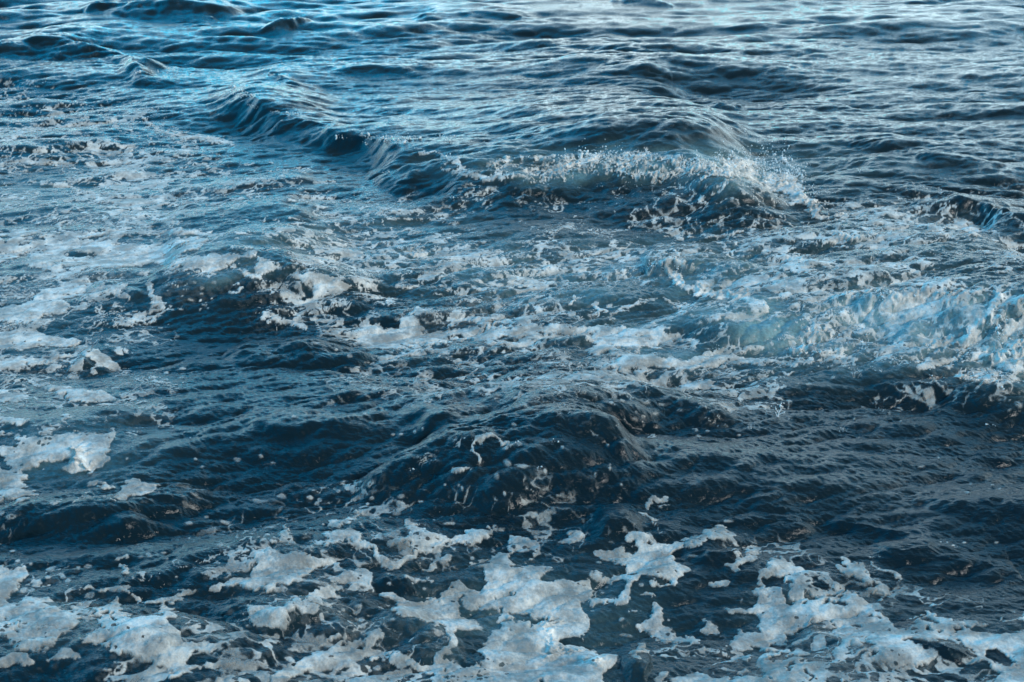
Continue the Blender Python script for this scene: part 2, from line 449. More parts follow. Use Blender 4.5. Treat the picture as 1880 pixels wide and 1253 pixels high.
# ------------------------------------------------------------------ foam chart
# Drawn as outlines in the photograph, then draped on the sea sheet where the sheet stands.
# Tiles: origin in photograph pixels; outlines inside a tile are in quarter pixels.
FOAM = {
 (0, 940): dict(
  area=[
   "0,410 90,420 170,380 235,450 185,490 120,590 60,650 60,690 130,690 180,640 240,640 350,680 480,740 590,810 540,880 560,920 460,910 400,970 340,1000 270,1010 180,1000 100,960 40,910 -80,900 -80,410",
   "570,790 650,760 720,710 800,700 860,640 880,700 870,750 1000,770 1180,760 1230,690 1330,720 1260,770 1220,800 1260,850 1340,900 1300,940 1400,960 1480,940 1580,960 1630,1010 1600,1040 1500,1020 1420,1030 1340,1080 1330,1120 1500,1110 1700,1090 1750,1090 1680,1140 1400,1150 1380,1200 1230,1230 1200,1170 1100,1120 1030,1090 900,1060 860,1020 800,970 650,960 560,920 640,900 680,850 760,800 700,770 620,800",
   "630,540 680,570 800,580 900,535 950,540 905,590 1020,610 1100,660 1230,640 1400,570 1480,560 1440,600 1330,640 1240,690 1150,690 1050,650 900,620 870,590 720,610 650,580 580,585",
   "30,1040 130,1015 240,1040 300,1080 240,1110 150,1110 -60,1110 -60,1060",
   "330,1080 430,1050 470,970 540,990 620,1040 680,1100 560,1090 450,1090",
   "870,380 910,360 945,410 940,470 980,500 880,480 890,440",
   "740,370 820,330 920,290 955,300 940,320 860,330",
   "1500,620 1560,570 1640,550 1720,500 1800,500 1850,560 1880,570 1880,590 1780,580 1640,580 1560,620",
   "1570,1300 1580,1215 1700,1190 1800,1190 1840,1300", "1420,600 1440,580 1480,570 1440,610", "1350,780 1380,750 1360,800"],
  thin=["980,490 1100,410 1260,380 1290,330 1360,310 1360,380 1480,360 1520,320 1620,310 1780,270 1850,230 1880,260 1880,350 1800,360 1700,360 1600,400 1500,380 1400,420 1250,430 1150,460 1060,490",
   "1440,490 1480,440 1600,400 1720,390 1860,380 1800,440 1640,480"],
  hole=["0,790 50,800 30,820", "730,725 790,725 780,745 740,742"],
  dots="1655,85,40,25 1390,90,30,20 1610,250,30,18 1740,185,12,20 375,430,35,18 355,485,30,15 460,485,20,12 500,510,30,15 650,410,35,18 580,415,20,15 125,365,28,15 228,390,15,12 585,683,25,10 1090,325,22,18 1030,340,25,10 180,580,45,20 790,1165,40,15 1515,40,25,12 930,1220,80,12 1200,305,30,8 1230,350,12,8 1300,480,12,6 1385,200,10,6 1870,140,15,15 90,290,20,14"),
 (470, 940): dict(
  area=[
   "-60,290 0,300 100,270 170,300 240,325 340,305 440,320 520,350 630,400 500,395 410,430 370,480 300,530 260,540 200,510 130,530 130,620 80,620 50,580 -60,560",
   "370,230 440,270 470,260 440,220 540,180 570,110 620,90 720,110 770,160 780,200 880,240 940,330 1000,370 1120,340 1130,310 1040,290 940,215 1050,210 1030,160 1060,120 1020,60 1100,60 1300,110 1170,110 1210,150 1330,160 1420,210 1560,190 1600,170 1550,150 1540,100 1580,130 1680,150 1720,130 1700,80 1730,70 1760,120 1770,180 1650,220 1560,270 1450,260 1420,240 1340,270 1280,330 1200,320 1130,380 1030,430 940,410 900,340 840,290 740,250 720,210 640,200 600,230 480,250 470,285 400,285",
   "1190,370 1270,360 1280,430 1230,460 1190,430", "1340,350 1430,330 1480,360 1400,400 1350,400",
   "1880,290 1800,290 1740,370 1560,420 1650,470 1690,550 1660,580 1560,560 1440,500 1370,510 1390,560 1370,590 1150,590 1310,620 1290,650 1120,650 1000,610 880,590 820,560 810,480 850,440 860,410 700,420 600,430 590,470 500,490 420,465 520,530 600,540 700,560 800,570 940,640 1000,720 1100,790 1260,810 1430,860 1330,930 1370,960 1350,1080 1240,1120 1150,1110 1040,1060 880,1010 840,980 980,920 960,895 860,900 730,940 600,1000 560,1030 440,1030 350,1080 340,1110 240,1150 130,1190 -40,1290 200,1252 420,1190 600,1190 700,1150 800,1070 870,1110 960,1050 1000,1120 1100,1130 1200,1180 1280,1180 1350,1320 1960,1320 1960,890 1760,890 1700,960 1640,1010 1600,1090 1620,1150 1500,1140 1410,1080 1440,1000 1500,880 1650,870 1650,830 1560,790 1520,740 1480,700 1460,620 1560,690 1880,740",
   "-60,680 0,690 200,690 340,620 430,650 400,600 470,540 540,560 560,640 530,680 520,750 400,750 350,720 270,730 320,800 270,860 150,850 40,830 -60,800",
   "530,730 590,740 610,850 630,930 590,975 520,970 480,1010 460,990 500,940 560,940 600,920 580,820 540,790",
   "180,150 240,100 310,140 320,250 250,240 130,250 100,200 200,200",
   "1020,450 1090,460 1160,490 1290,500 1280,525 1160,520 1060,490"],
  line=["760,0,14 710,40,14 600,60,22", "840,760,8 900,770,8"],
  hole=["1270,230 1310,220 1320,240 1280,260", "1400,360 1430,350 1410,375", "820,480 920,465 1050,490 1170,570 1120,590 960,600 850,570",
   "650,1010 700,970 680,1030", "1480,960 1700,890 1690,960 1600,1080 1600,1160 1490,1130 1470,1050", "1060,235 1090,235 1080,248", "740,1000 790,980 770,1010"],
  dots="890,48,28,12 1425,92,35,12 1595,350,20,15 1735,295,25,12 505,293,25,12 335,962,35,12 500,100,12,8 405,130,14,10 455,130,15,8 780,800,30,20 640,720,18,25 750,700,50,18 800,850,15,14 1000,800,40,10 1235,570,14,10 980,535,20,8 1030,20,50,20 900,1160,30,30"),
 (940, 940): dict(
  area=[
   "-60,400 0,400 100,390 230,390 290,440 190,500 420,510 500,480 560,560 600,620 700,640 780,660 880,700 820,700 700,690 640,720 560,660 490,650 490,690 540,760 520,860 430,900 500,950 560,1000 640,1040 800,1050 740,1100 690,1180 710,1320 -60,1320",
   "0,170 60,170 150,210 180,260 160,350 110,350 130,310 100,280 60,270 0,300",
   "620,300 690,280 830,310 820,340 890,330 910,280 850,240 820,260 810,190 870,175 960,180 1080,190 1180,240 1240,210 1310,190 1390,170 1440,190 1440,130 1490,85 1550,100 1560,160 1650,270 1760,290 1780,350 1700,370 1720,410 1650,420 1600,380 1680,350 1690,300 1600,260 1500,220 1400,210 1280,250 1230,290 1200,340 1240,370 1360,400 1260,440 1200,490 1190,540 1120,490 1000,480 930,490 890,560 890,620 840,650 860,700 760,680 750,640 820,600 810,560 750,510 640,530 560,480 600,440 690,460 700,490 810,440 780,400 680,350",
   "900,590 1040,590 1070,620 1060,670 1030,640 960,620",
   "1030,700 1080,690 1110,740 1100,800 1110,880 1200,900 1220,940 1350,920 1380,950 1300,990 1100,980 1060,950 960,880 1010,840",
   "1360,880 1400,820 1440,820 1480,890 1420,910", "1430,520 1500,490 1560,470 1610,480 1620,530 1560,540 1500,560",
   "1540,700 1640,690 1740,700 1840,640 1760,580 1820,540 1920,550 1920,800 1800,760 1680,740 1560,740",
   "1560,980 1620,900 1680,850 1720,890 1920,870 1920,1010 1740,990 1660,1010",
   "880,1040 930,980 990,990 960,1050", "1680,1110 1760,1050 1780,1070 1740,1120",
   "1110,1300 1110,1130 1220,1150 1170,1230 1340,1170 1440,1190 1500,1230 1700,1220 1720,1150 1780,1220 1880,1240 1880,1300",
   "390,150 440,120 500,160 530,210 480,200 430,240 400,190"],
  line=["940,20,14 1000,55,16 1090,100,12 1150,155,8", "1020,510,16 1060,560,18 1180,520,12", "860,790,8 960,770,10"],
  hole=["0,760 200,780 220,800 130,820 30,800", "300,920 380,910 540,960 550,1000 420,990 330,960", "80,1150 140,1170 100,1165",
   "200,1300 210,1230 270,1300", "860,225 900,220 910,240 870,250", "970,220 1090,230 1080,250 980,240", "850,460 890,440 885,475 855,490",
   "190,425 240,425 230,440"],
  thin=["500,480 620,560 720,640 640,720 480,640 440,560", "1000,1040 1200,1000 1500,1040 1700,990 1560,1060 1200,1070", "980,1040 1100,1030 1180,1060 1100,1070"],
  dots="635,375,25,10 1590,75,35,12 830,915,50,15 800,790,30,15 700,560,12,8 950,540,20,12 1340,330,40,10"),
 (1410, 940): dict(
  area=[
   "-40,340 80,350 140,390 230,420 290,430 230,480 330,530 400,600 440,610 440,560 420,500 520,560 620,600 680,590 680,640 780,730 900,760 960,850 1000,880 1140,840 1060,790 1150,780 1300,860 1300,820 1160,760 1200,740 1340,780 1460,810 1540,890 1640,900 1740,900 1800,880 1960,910 1960,1320 1560,1320 1640,1220 1700,1190 1600,1140 1440,1130 1480,1080 1540,1050 1400,960 1200,950 1000,930 1100,1010 1260,1070 1200,1110 1130,1160 1000,1130 860,1100 740,1070 690,1080 690,1010 560,950 520,900 480,850 340,820 280,880 240,910 120,910 170,980 160,1060 240,1040 280,1110 270,1150 380,1320 -40,1320",
   "580,340 620,340 680,410 760,440 740,490 860,570 900,640 820,640 700,560 600,500 500,430 500,390 600,400",
   "690,365 800,380 920,440 1030,500 980,510 900,460 780,400", "1430,790 1640,830 1620,850 1480,840", "1660,790 1830,790 1920,710 1920,820 1720,820",
   "500,1060 540,1060 580,1130 560,1140", "520,1200 600,1240 540,1300"],
  line=["1200,238,8 1290,255,10 1370,285,7", "640,235,6 740,270,8", "800,340,8 830,320,8 900,325,8"],
  hole=["20,980 90,960 160,990 160,1030 40,1010", "40,1060 120,1050 160,1080 100,1110", "470,650 550,650 600,715 490,690", "600,810 700,850 690,870 620,850",
   "650,970 720,960 770,1000 700,1000", "720,1010 820,1040 750,1050", "730,950 840,990 780,980", "1000,930 1200,960 1330,1000 1440,1090 1430,1140 1340,1110 1200,1050 1050,980",
   "1330,980 1540,1050 1480,1060", "1600,1040 1640,1000 1720,1050 1810,1110 1760,1140 1650,1120 1610,1080", "1410,860 1460,870 1475,910 1430,880", "1300,890 1360,905 1340,915",
   "650,740 690,760 670,775", "680,920 720,930 700,945", "0,480 100,490 130,540 60,560 0,550", "950,760 1040,800 1110,830 1000,880 930,800",
   "240,480 330,490 420,540 440,610 380,590 320,540", "200,700 210,690 240,710"],
  dots="1680,235,30,10 1440,235,18,6 1200,690,20,8"),
 (0, 627): dict(
  area=[
   "-60,0 590,-10 600,30 540,70 440,70 400,40 250,50 170,75 60,75 -60,60",
   "-60,140 120,120 300,150 420,110 540,100 540,120 400,170 260,180 100,210 -60,230",
   "570,90 640,40 720,30 780,90 860,150 860,190 800,190 760,180 770,250 720,230 700,140 640,130",
   "260,320 330,290 370,300 450,350 600,360 720,380 800,400 860,450 800,470 700,460 560,460 460,450 520,420 440,410 380,380 300,340",
   "-60,380 100,360 200,390 180,430 60,440 -60,420", "-60,530 120,550 240,580 250,610 160,620 50,600 -60,590",
   "-60,640 140,700 280,740 330,700 540,690 700,690 790,650 830,640 820,770 790,790 850,870 780,910 720,920 700,950 620,970 540,960 470,900 530,880 440,870 370,900 330,930 220,960 210,1010 160,1090 120,1110 240,1110 300,1140 140,1170 60,1190 -60,1210 -60,750 120,790 200,780 130,750 -60,680",
   "660,1050 740,1030 830,1050 830,1080 700,1080", "840,1130 900,1080 990,1030 1080,1010 1080,1050 1200,1050 1110,1100 960,1140 860,1150",
   "410,590 440,560 580,550 460,590 480,630 570,640 560,660 470,640", "380,270 420,240 540,230 640,270 600,280 500,250",
   "870,50 940,60 960,90 900,85", "340,1190 440,1185 430,1215 350,1215", "470,200 560,150 580,170 530,220"],
  line=["560,1200,14 600,1150,10 800,1145,8 860,1150,8", "330,650,8 480,670,8 680,680,8", "860,190,8 900,220,10 940,250,8"],
  hole=["0,800 60,840 100,940 40,970 0,930", "0,680 130,750 200,760 190,780 90,760 0,740"],
  thin=["0,230 200,250 300,290 200,400 0,400", "-40,600 240,620 400,640 330,700 0,650", "950,240 1200,280 1400,330 1200,340 980,280"],
  dots="700,560,30,10 690,607,20,10 825,550,45,12 1340,265,35,12 1225,235,20,10 1740,875,30,15 940,860,20,12 620,515,30,8 1345,205,35,8 1140,215,20,8 1430,870,15,10 1480,925,20,8 1400,710,10,8"),
 (470, 627): dict(
  area=[
   "860,20 900,-10 1440,-10 1300,30 1100,50 920,50",
   "870,130 900,100 1050,90 1210,70 1250,40 1300,60 1440,90 1600,90 1700,70 1660,100 1400,110 1200,110 1050,120 900,150",
   "780,165 840,150 910,170 870,185", "710,235 780,230 810,245 900,240 840,270 760,250",
   "1640,710 1700,670 1760,665 1740,690 1640,760 1630,860 1660,880 1630,930 1590,900 1610,800",
   "1410,910 1480,950 1580,940 1560,980 1480,1000 1430,980", "980,470 1070,460 1150,470 1060,495",
   "970,1210 1000,1170 1050,1200 1070,1260 980,1260", "500,1080 560,1080 540,1110"],
  thin=["640,1040 720,1040 800,1020 800,1060 770,1090 760,1120 690,1100 640,1090", "1150,890 1240,830 1340,790 1300,820 1240,850 1200,890",
   "1420,750 1500,710 1640,690 1640,710 1540,750 1440,770"],
  line=["1500,30,10 1530,60,10 1560,85,8", "1740,700,14 1810,770,18 1880,765,14", "1150,470,8 1220,435,8 1310,432,8", "910,410,8 970,390,8"],
  dots="690,110,25,15 740,195,25,8 275,558,20,12 1420,380,28,12 190,1142,60,18 400,1148,30,18 30,1175,45,15 1060,1145,30,20 845,1160,25,15 1850,900,30,30 35,850,18,12 110,895,25,8 440,15,50,10 590,65,20,10 1160,670,20,10 1060,685,15,8 1010,685,15,10 800,535,15,8 1230,650,14,8 1390,1060,12,8 1510,1080,10,30 1770,1000,20,30 1830,1110,12,20 600,1100,20,14 820,1200,14,12 1220,1180,30,8"),
 (940, 627): dict(
  area=[
   "560,-10 700,-10 760,50 830,60 870,70 900,90 1100,100 1300,130 1480,60 1700,50 1900,30 1900,60 1700,100 1600,110 1700,140 1900,150 1900,180 1700,170 1500,200 1350,210 1200,200 1050,230 950,290 1100,310 1000,330 860,270 740,210 540,240 700,200 740,180 800,160 760,110 560,90 520,70 600,60",
   "1140,350 1300,310 1420,280 1500,320 1620,330 1500,350 1300,360",
   "700,-10 1150,-10 1140,50 1060,30 960,30 920,80 880,10 800,40 760,30",
   "1760,330 1880,370 1880,350 1790,320", "970,1200 1000,1140 1060,1130 1130,1170 1100,1190 1040,1180 1020,1240 970,1252"],
  thin=["1400,210 1560,200 1620,230 1740,240 1740,290 1620,310 1480,270 1420,240", "1200,190 1420,200 1420,250 1300,290 1180,260", "540,150 700,140 740,180 620,220 520,200",
   "1070,670 1130,700 1000,720 930,680", "1780,180 1880,240 1880,330 1800,250"],
  line=["580,640,14 630,670,14 670,690,10", "560,597,6 700,600,9 1000,597,9", "810,350,14 880,380,14 930,420,8", "900,850,5 980,930,8 1050,1000,5", "300,480,8 360,490,8 400,520,6"],
  hole=["830,220 880,195 930,230 880,250", "960,210 1060,180 1090,200 1000,230"],
  dots="752,408,30,18 725,452,20,12 810,440,25,15 985,457,28,14 1105,470,28,11 1055,535,30,14 965,557,22,14 898,572,15,12 910,525,12,12 1345,657,32,15 1438,662,16,10 1362,703,25,10 20,617,20,12 60,920,55,18 235,960,25,25 365,780,14,12 705,765,12,10 610,990,12,18 1670,695,15,6 35,755,35,14 1240,515,30,8 330,1140,10,12 800,1060,10,10 1090,1220,15,10 720,920,12,20 530,380,30,16"),
 (1410, 627): dict(
  area=[
   "1090,190 1140,150 1230,130 1330,110 1450,90 1400,150 1400,200 1300,180 1250,170 1250,220 1170,210",
   "1620,40 1700,50 1780,10 1900,-10 1900,250 1800,240 1700,200 1640,180 1680,100 1640,70"],
  line=["-20,160,14 200,170,16 300,150,14 370,115,10", "350,180,8 420,150,14 500,155,14 640,135,8", "1320,250,8 1420,270,16 1500,300,14 1640,300,10",
   "1640,240,10 1650,290,10 1665,350,12 1700,320,10 1790,255,12", "1420,240,10 1500,180,8 1560,200,10", "1660,120,12 1670,170,10",
   "100,215,10 180,235,12 240,230,8", "840,190,12 850,220,10 830,260,8", "1790,260,8 1840,280,8 1700,330,6"],
  thin=["600,190 700,200 690,280 640,260", "1400,200 1640,190 1640,290 1480,290", "40,280 200,290 100,330"],
  dots="1850,475,45,22 40,370,50,20 1775,440,8,6 1130,375,8,5 630,575,8,8 1770,510,14,8 480,270,20,12 320,320,35,8 1250,860,10,5 1460,1115,25,10 1640,1055,15,6 1490,1055,14,6 1700,1090,14,6 1130,925,35,8 20,430,14,5 970,590,10,6"),
 (0, 400): dict(
  area=[
   "-60,100 300,100 400,160 620,170 800,180 900,200 1100,180 1400,150 1560,160 1450,230 1250,290 1400,290 1300,350 1150,350 1000,340 900,370 760,360 680,380 600,340 500,350 350,360 240,360 130,310 -60,290",
   "400,60 500,10 640,70 560,100 430,110",
   "-60,680 150,620 330,540 500,480 700,510 900,480 970,500 900,540 760,540 600,560 480,600 520,660 500,700 350,720 200,770 -60,800",
   "-60,830 250,800 300,860 400,880 560,900 600,960 400,960 250,960 60,980 -60,970",
   "1100,430 1270,400 1350,330 1440,290 1620,290 1880,250 1880,290 1760,300 1640,350 1540,410 1430,380 1350,380 1260,420 1130,445",
   "1640,360 1720,340 1760,410 1900,490 1900,440 1800,390", "770,545 860,550 950,560 990,590 960,610 880,600",
   "1090,490 1130,480 1180,580 1170,670 1080,710 1000,760 880,770 900,740 1030,700 1110,650 1120,580",
   "700,600 740,680 860,720 1000,640 1030,580 960,680 880,730 760,710 700,650", "1200,790 1260,800 1210,830",
   "-60,400 100,440 230,440 300,440 450,420 650,390 540,440 300,470 120,460 60,500 -60,470"],
  line=["820,785,8 1000,770,12 1150,730,12 1330,660,8", "1760,500,12 1820,505,14 1810,540,14 1760,560,14", "1490,610,10 1620,575,10", "1000,800,6 1120,810,5",
   "1480,680,10 1520,650,12 1560,650,6", "1200,400,10 1340,340,6", "1180,600,10 1250,640,10 1200,700,10", "380,720,6 400,770,14"],
  hole=["450,280 560,265 740,270 700,300 560,295", "110,190 200,190 220,210 150,215", "130,145 320,140 330,165 150,165", "110,275 210,275 215,305 140,300",
   "0,50 400,60 430,120 300,100 0,90", "1210,220 1340,210 1300,240", "440,80 520,40 640,80 520,110", "0,110 60,150 100,130 60,180 30,190", "-40,330 240,360 340,400 200,420 0,420"],
  thin=["0,420 600,420 700,500 300,540 0,620", "500,560 760,540 740,620 600,660", "700,700 1200,700 1000,790 760,760", "-40,780 380,740 380,830 0,830", "1580,190 1880,180 1880,240 1600,230",
    "1640,420 1760,440 1700,480 1560,420", "1380,600 1480,600 1400,620"],
  dots="1575,483,35,12 1490,522,18,12 1430,480,18,12 1700,550,20,8 1490,560,14,8 1400,610,30,12 1340,580,8,6 1570,300,70,40 1600,190,60,25"),
 (470, 400): dict(
  area=[
   "210,420 330,390 500,410 640,430 800,420 960,470 880,500 760,470 600,450 690,500 640,560 560,580 430,590 410,480 300,440",
   "0,660 100,720 260,750 400,780 360,840 480,850 560,830 700,850 760,830 900,790 1000,740 1140,730 1160,830 1250,860 1400,830 1500,830 1880,790 1880,860 1700,880 1800,890 1820,920 1740,940 1600,900 1400,920 1200,950 1000,960 880,950 760,900 700,870 560,860 380,840 280,780 0,740",
   "1360,790 1440,750 1540,735 1700,740 1740,790 1690,830 1640,790 1540,770 1470,800 1400,820", "1170,640 1230,680 1350,710 1340,740 1240,710 1130,720",
   "1110,240 1190,205 1240,250 1310,280 1260,310 1160,290", "0,290 120,320 150,380 60,420 40,480 0,500", "870,370 960,380 940,410",
   "1620,740 1740,730 1860,740 1860,760 1760,760 1640,760"],
  line=["0,232,10 150,235,12 350,220,12 400,195,10 640,240,10", "640,240,10 760,280,18 880,310,16", "1270,500,10 1400,525,14 1600,545,8", "540,0,8 700,20,6",
   "1050,520,12 1200,520,12", "1130,440,10 1150,470,8", "1640,690,8 1700,660,6", "1540,600,12 1620,590,8 1690,570,6", "400,100,6 520,110,14 560,120,8", "150,90,8 250,120,6"],
  hole=["920,740 1000,750 1020,820 940,840 910,800", "640,760 750,780 700,800", "580,450 700,450 760,500 700,490"],
  thin=["540,590 700,600 760,650 620,700 560,740 420,700 340,720 260,640 420,640", "260,310 600,300 720,360 520,400 280,390", "600,330 1000,370 900,560 760,540", "0,500 200,480 240,540 0,560",
   "1100,200 1500,210 1880,300 1880,400 1500,360 1200,320", "760,600 1000,560 960,640 840,640", "1740,340 1880,340 1880,480"],
  dots="535,105,30,20 1160,360,35,18 1880,450,40,20 540,760,120,14 300,500,50,14 1240,355,60,14 200,570,40,20 1220,575,10,10 340,320,60,12"),
 (940, 400): dict(
  area=[
   "1040,370 1090,300 1170,310 1220,310 1380,370 1660,390 1880,460 1880,480 1660,410 1450,400 1300,380 1200,370 1120,370 1240,440 1400,540 1560,550 1640,540 1800,610 1900,640 1900,690 1800,700 1740,640 1560,600 1400,590 1240,510 1130,440",
   "1280,710 1400,740 1640,700 1720,700 1900,710 1900,740 1650,760 1420,770 1300,740",
   "0,820 60,760 180,790 300,790 480,800 700,800 1000,820 1160,790 1120,850 1220,890 1340,910 1340,970 1280,960 1160,910 1140,960 1000,930 940,940 900,960 700,900 560,860 480,870 300,850 140,840 0,870",
   "590,610 680,620 700,700 600,710 640,660", "540,870 700,900 740,960 700,960 580,930", "0,630 130,620 80,660",
   "-20,340 100,370 230,370 350,355 400,375 260,420 60,390"],
  line=["690,350,10 630,400,10 720,460,12 760,570,8", "880,390,8 810,430,8 690,440,6", "440,570,18 500,585,14 620,565,8", "470,580,10 450,640,16",
   "700,750,14 780,680,14 900,640,12 1100,600,8", "1000,790,16 1150,730,16 1290,700,12", "1140,590,12 1180,650,14 1290,690,12", "1100,190,6 1300,140,10 1500,150,10 1680,90,10",
   "0,190,6 120,180,10 250,110,12 440,70,8", "1300,290,6 1600,320,8 1880,260,6", "480,730,6 640,710,10", "340,270,8 560,270,8 760,240,8 830,250,6", "1200,270,30 1220,270,10",
   "240,400,8 240,470,6", "840,340,12 980,350,14", "0,300,8 100,290,12 190,300,10"],
  hole=["740,870 790,850 780,880", "890,855 960,870 920,880", "170,780 270,775 260,800 190,805"],
  thin=["500,100 720,80 760,120 560,150", "420,690 700,700 600,740 440,760", "0,400 220,400 220,540 0,500", "1320,380 1460,390 1460,440 1380,420", "1140,620 1800,640 1740,700 1300,700"],
  dots="1870,250,40,16"),
 (1410, 400): dict(
  area=[
   "80,330 130,290 330,300 560,320 450,340 250,350 400,370 300,400 160,390", "440,190 480,110 520,90 560,140 640,150 760,170 560,200",
   "1480,60 1540,90 1540,150 1500,130 1420,80", "240,850 340,790 440,790 380,870 330,900 360,960 280,930",
   "1620,610 1690,590 1800,600 1900,605 1900,660 1760,660 1640,720 1530,750 1560,710 1640,660",
   "900,560 980,533 1060,560 1160,575 1340,545 1420,560 1400,590 1200,610 1060,600 900,590"],
  line=["-10,730,12 150,685,12 340,640,10 500,590,8 600,570,12 720,595,14 880,575,16", "1400,570,12 1520,555,14 1650,565,16 1690,600,14", "750,30,16 860,50,12 960,90,16 1080,60,10 1200,100,12 1340,140,14",
   "1610,320,16 1700,370,16 1830,410,12", "0,250,10 60,220,14 100,210,10", "270,500,14 300,480,16 420,450,10 500,450,8", "510,620,12 560,660,18 575,740,14", "280,750,10 430,750,10 560,740,10",
   "0,600,14 120,590,14 220,600,8", "560,280,12 600,260,10", "1100,350,8 1180,340,10 1230,300,10", "100,740,8 120,820,10", "540,100,14 540,30,8"],
  thin=["240,640 560,590 720,640 560,760 280,760", "680,880 840,820 940,810 1020,880 1100,960 960,940 840,860", "350,970 520,890 530,980 480,1020 600,1030 480,1080 380,1040",
   "0,440 200,450 240,520 60,530", "700,1010 800,950 960,960 880,1010", "1020,1000 1180,980 1240,900 1060,920", "0,860 240,860 300,960 0,1000", "1700,230 1860,230 1860,340 1760,360", "780,480 900,480 900,520 820,510",
   "1000,460 1080,430 1320,450 1350,500 1280,530 1280,470 1160,480", "1300,1060 1440,980 1600,1000 1500,1060"],
  dots="870,680,35,20 740,700,20,25 640,1040,30,20"),
 (0, 150): dict(
  area=[],
  line=["0,430,18 120,400,20 240,350,16 400,350,12", "330,190,14 460,250,14 560,290,8", "0,610,20 200,610,22 300,600,20 560,610,14", "0,740,8 250,740,12 420,760,14 620,800,12 780,870,12 920,930,16",
   "950,260,12 1080,280,12 1180,380,16 1340,400,12 1500,420,22 1740,465,12", "1280,515,16 1400,520,18", "1390,595,14 1500,595,20 1540,625,12", "850,560,6 1000,480,8 1130,440,6", "1080,960,5 1180,1010,6 1300,1110,6",
   "1000,1020,6 1100,975,6", "1200,1035,18 1330,1045,18", "1360,1030,6 1450,1075,6", "820,280,16 860,340,16", "1640,800,8 1720,770,8 1800,740,8", "0,1020,12 250,1010,10 400,1000,12 420,930,12",
   "220,920,12 420,900,10", "560,720,6 860,700,8", "1120,720,8 1360,685,10", "1000,270,12 930,340,10", "0,160,8 80,150,20", "500,1140,20 900,1110,18 1200,1110,18 1560,1110,20", "420,1050,14 560,1010,10 640,1040,10",
   "640,830,20 860,900,22", "0,500,6 400,520,6", "1200,560,10 1300,580,10"],
  hole=[]),
 (470, 150): dict(
  area=[],
  line=["1180,470,8 1230,540,14 1330,525,10 1380,590,16 1480,545,16 1500,610,16", "1460,600,22 1560,650,10", "1350,640,8 1500,675,14 1600,690,20 1700,720,22 1800,700,20", "1700,640,12 1840,570,18 1890,600,16",
   "880,960,10 1000,990,10 1150,1000,10 1400,1030,8", "230,850,8 340,860,14 520,850,12 600,890,12", "430,740,16 600,760,8", "70,660,14 200,640,8 390,650,12", "380,1050,6 600,1000,10 770,990,8",
   "930,885,4 1030,810,4", "750,820,6 850,835,8", "900,940,12 1200,940,14", "1690,870,10 1740,870,8", "1480,1010,10 1560,985,14", "0,710,12 80,740,8", "1300,1120,10 1500,1130,14", "280,985,14 340,990,10",
   "1430,940,8 1520,945,10", "1700,980,8 1670,1020,8", "980,590,8 1020,590,8", "1160,620,6 1220,650,6", "660,880,6 850,890,6", "1040,900,6 1180,880,8", "140,1100,8 260,1120,6", "1000,400,6 1120,440,6"],
  thin=["1780,590 1900,560 1900,720 1700,720", "1640,440 1700,420 1720,520"],
  hole=[]),
 (940, 200): dict(
  area=[],
  line=["850,530,7 780,630,8 730,690,6", "1370,520,7 1300,630,6", "1400,660,20 1430,680,26", "1300,750,6 1380,710,10", "1580,530,14 1530,620,14 1480,640,6", "500,920,12 620,920,14 760,890,12 860,870,10",
   "1300,940,10 1500,940,10 1670,890,10", "1490,830,8 1580,760,10", "1680,790,8 1790,750,6", "340,880,14 470,855,8", "510,615,5 600,620,5", "610,650,5 640,620,5", "1010,830,18 1080,790,6", "880,860,10 960,830,10",
   "750,780,6 820,740,8", "1100,720,5 1200,685,5", "960,940,8 1020,870,8", "0,985,8 130,980,10 250,910,8", "1660,960,8 1800,880,8", "1720,890,8 1830,850,8", "1430,870,6 1530,860,6", "0,20,0 1,21,0",
   "0,510,12 100,490,16 140,485,10", "250,450,20 320,450,22 440,470,16", "1580,440,30 1700,400,40 1760,470,36", "1560,480,20 1760,500,22 1880,560,22", "560,340,20 640,360,26", "1160,350,16 1260,370,18", "800,490,14 900,480,10",
   "170,380,14 320,350,14", "1640,640,6 1700,580,8", "1420,500,8 1560,490,10"],
  thin=["0,500 130,480 250,430 320,370 500,330 560,320 650,330 840,330 940,310 1060,340 1200,330 1300,370 1500,400 1570,370 1700,340 1780,400 1890,500 1890,600 1760,570 1640,520 1560,500 1400,490 1200,520 1000,530 850,500 640,480 400,520 240,530 60,520"],
  hole=[]),
 (1410, 200): dict(
  area=["-20,470 60,500 150,500 210,520 260,590 280,640 340,690 440,810 380,810 320,760 270,690 200,700 150,640 60,600 -20,620"],
  line=["440,790,12 500,770,14 560,790,20", "0,720,5 80,690,6 150,640,6", "80,740,5 200,700,6 280,700,5", "200,640,6 180,720,6", "90,650,5 100,720,5", "1040,810,8 1100,770,12 1190,700,8", "1480,850,14 1520,880,16 1540,930,12",
   "760,820,16 860,830,14 940,860,14", "1120,860,14 1220,880,20 1300,920,12", "440,990,18 540,970,18 760,970,14", "480,900,16 540,860,14", "860,980,6 900,970,6", "1740,800,6 1790,850,8", "0,1030,10 100,1020,12",
   "120,860,6 180,830,8", "20,960,6 160,910,5", "340,690,8 480,690,10 620,700,8", "1380,830,14 1460,850,14", "1600,800,10 1600,790,10", "400,860,5 460,800,5", "130,940,5 300,800,4", "760,880,14 770,920,10"],
  hole=[]),
}

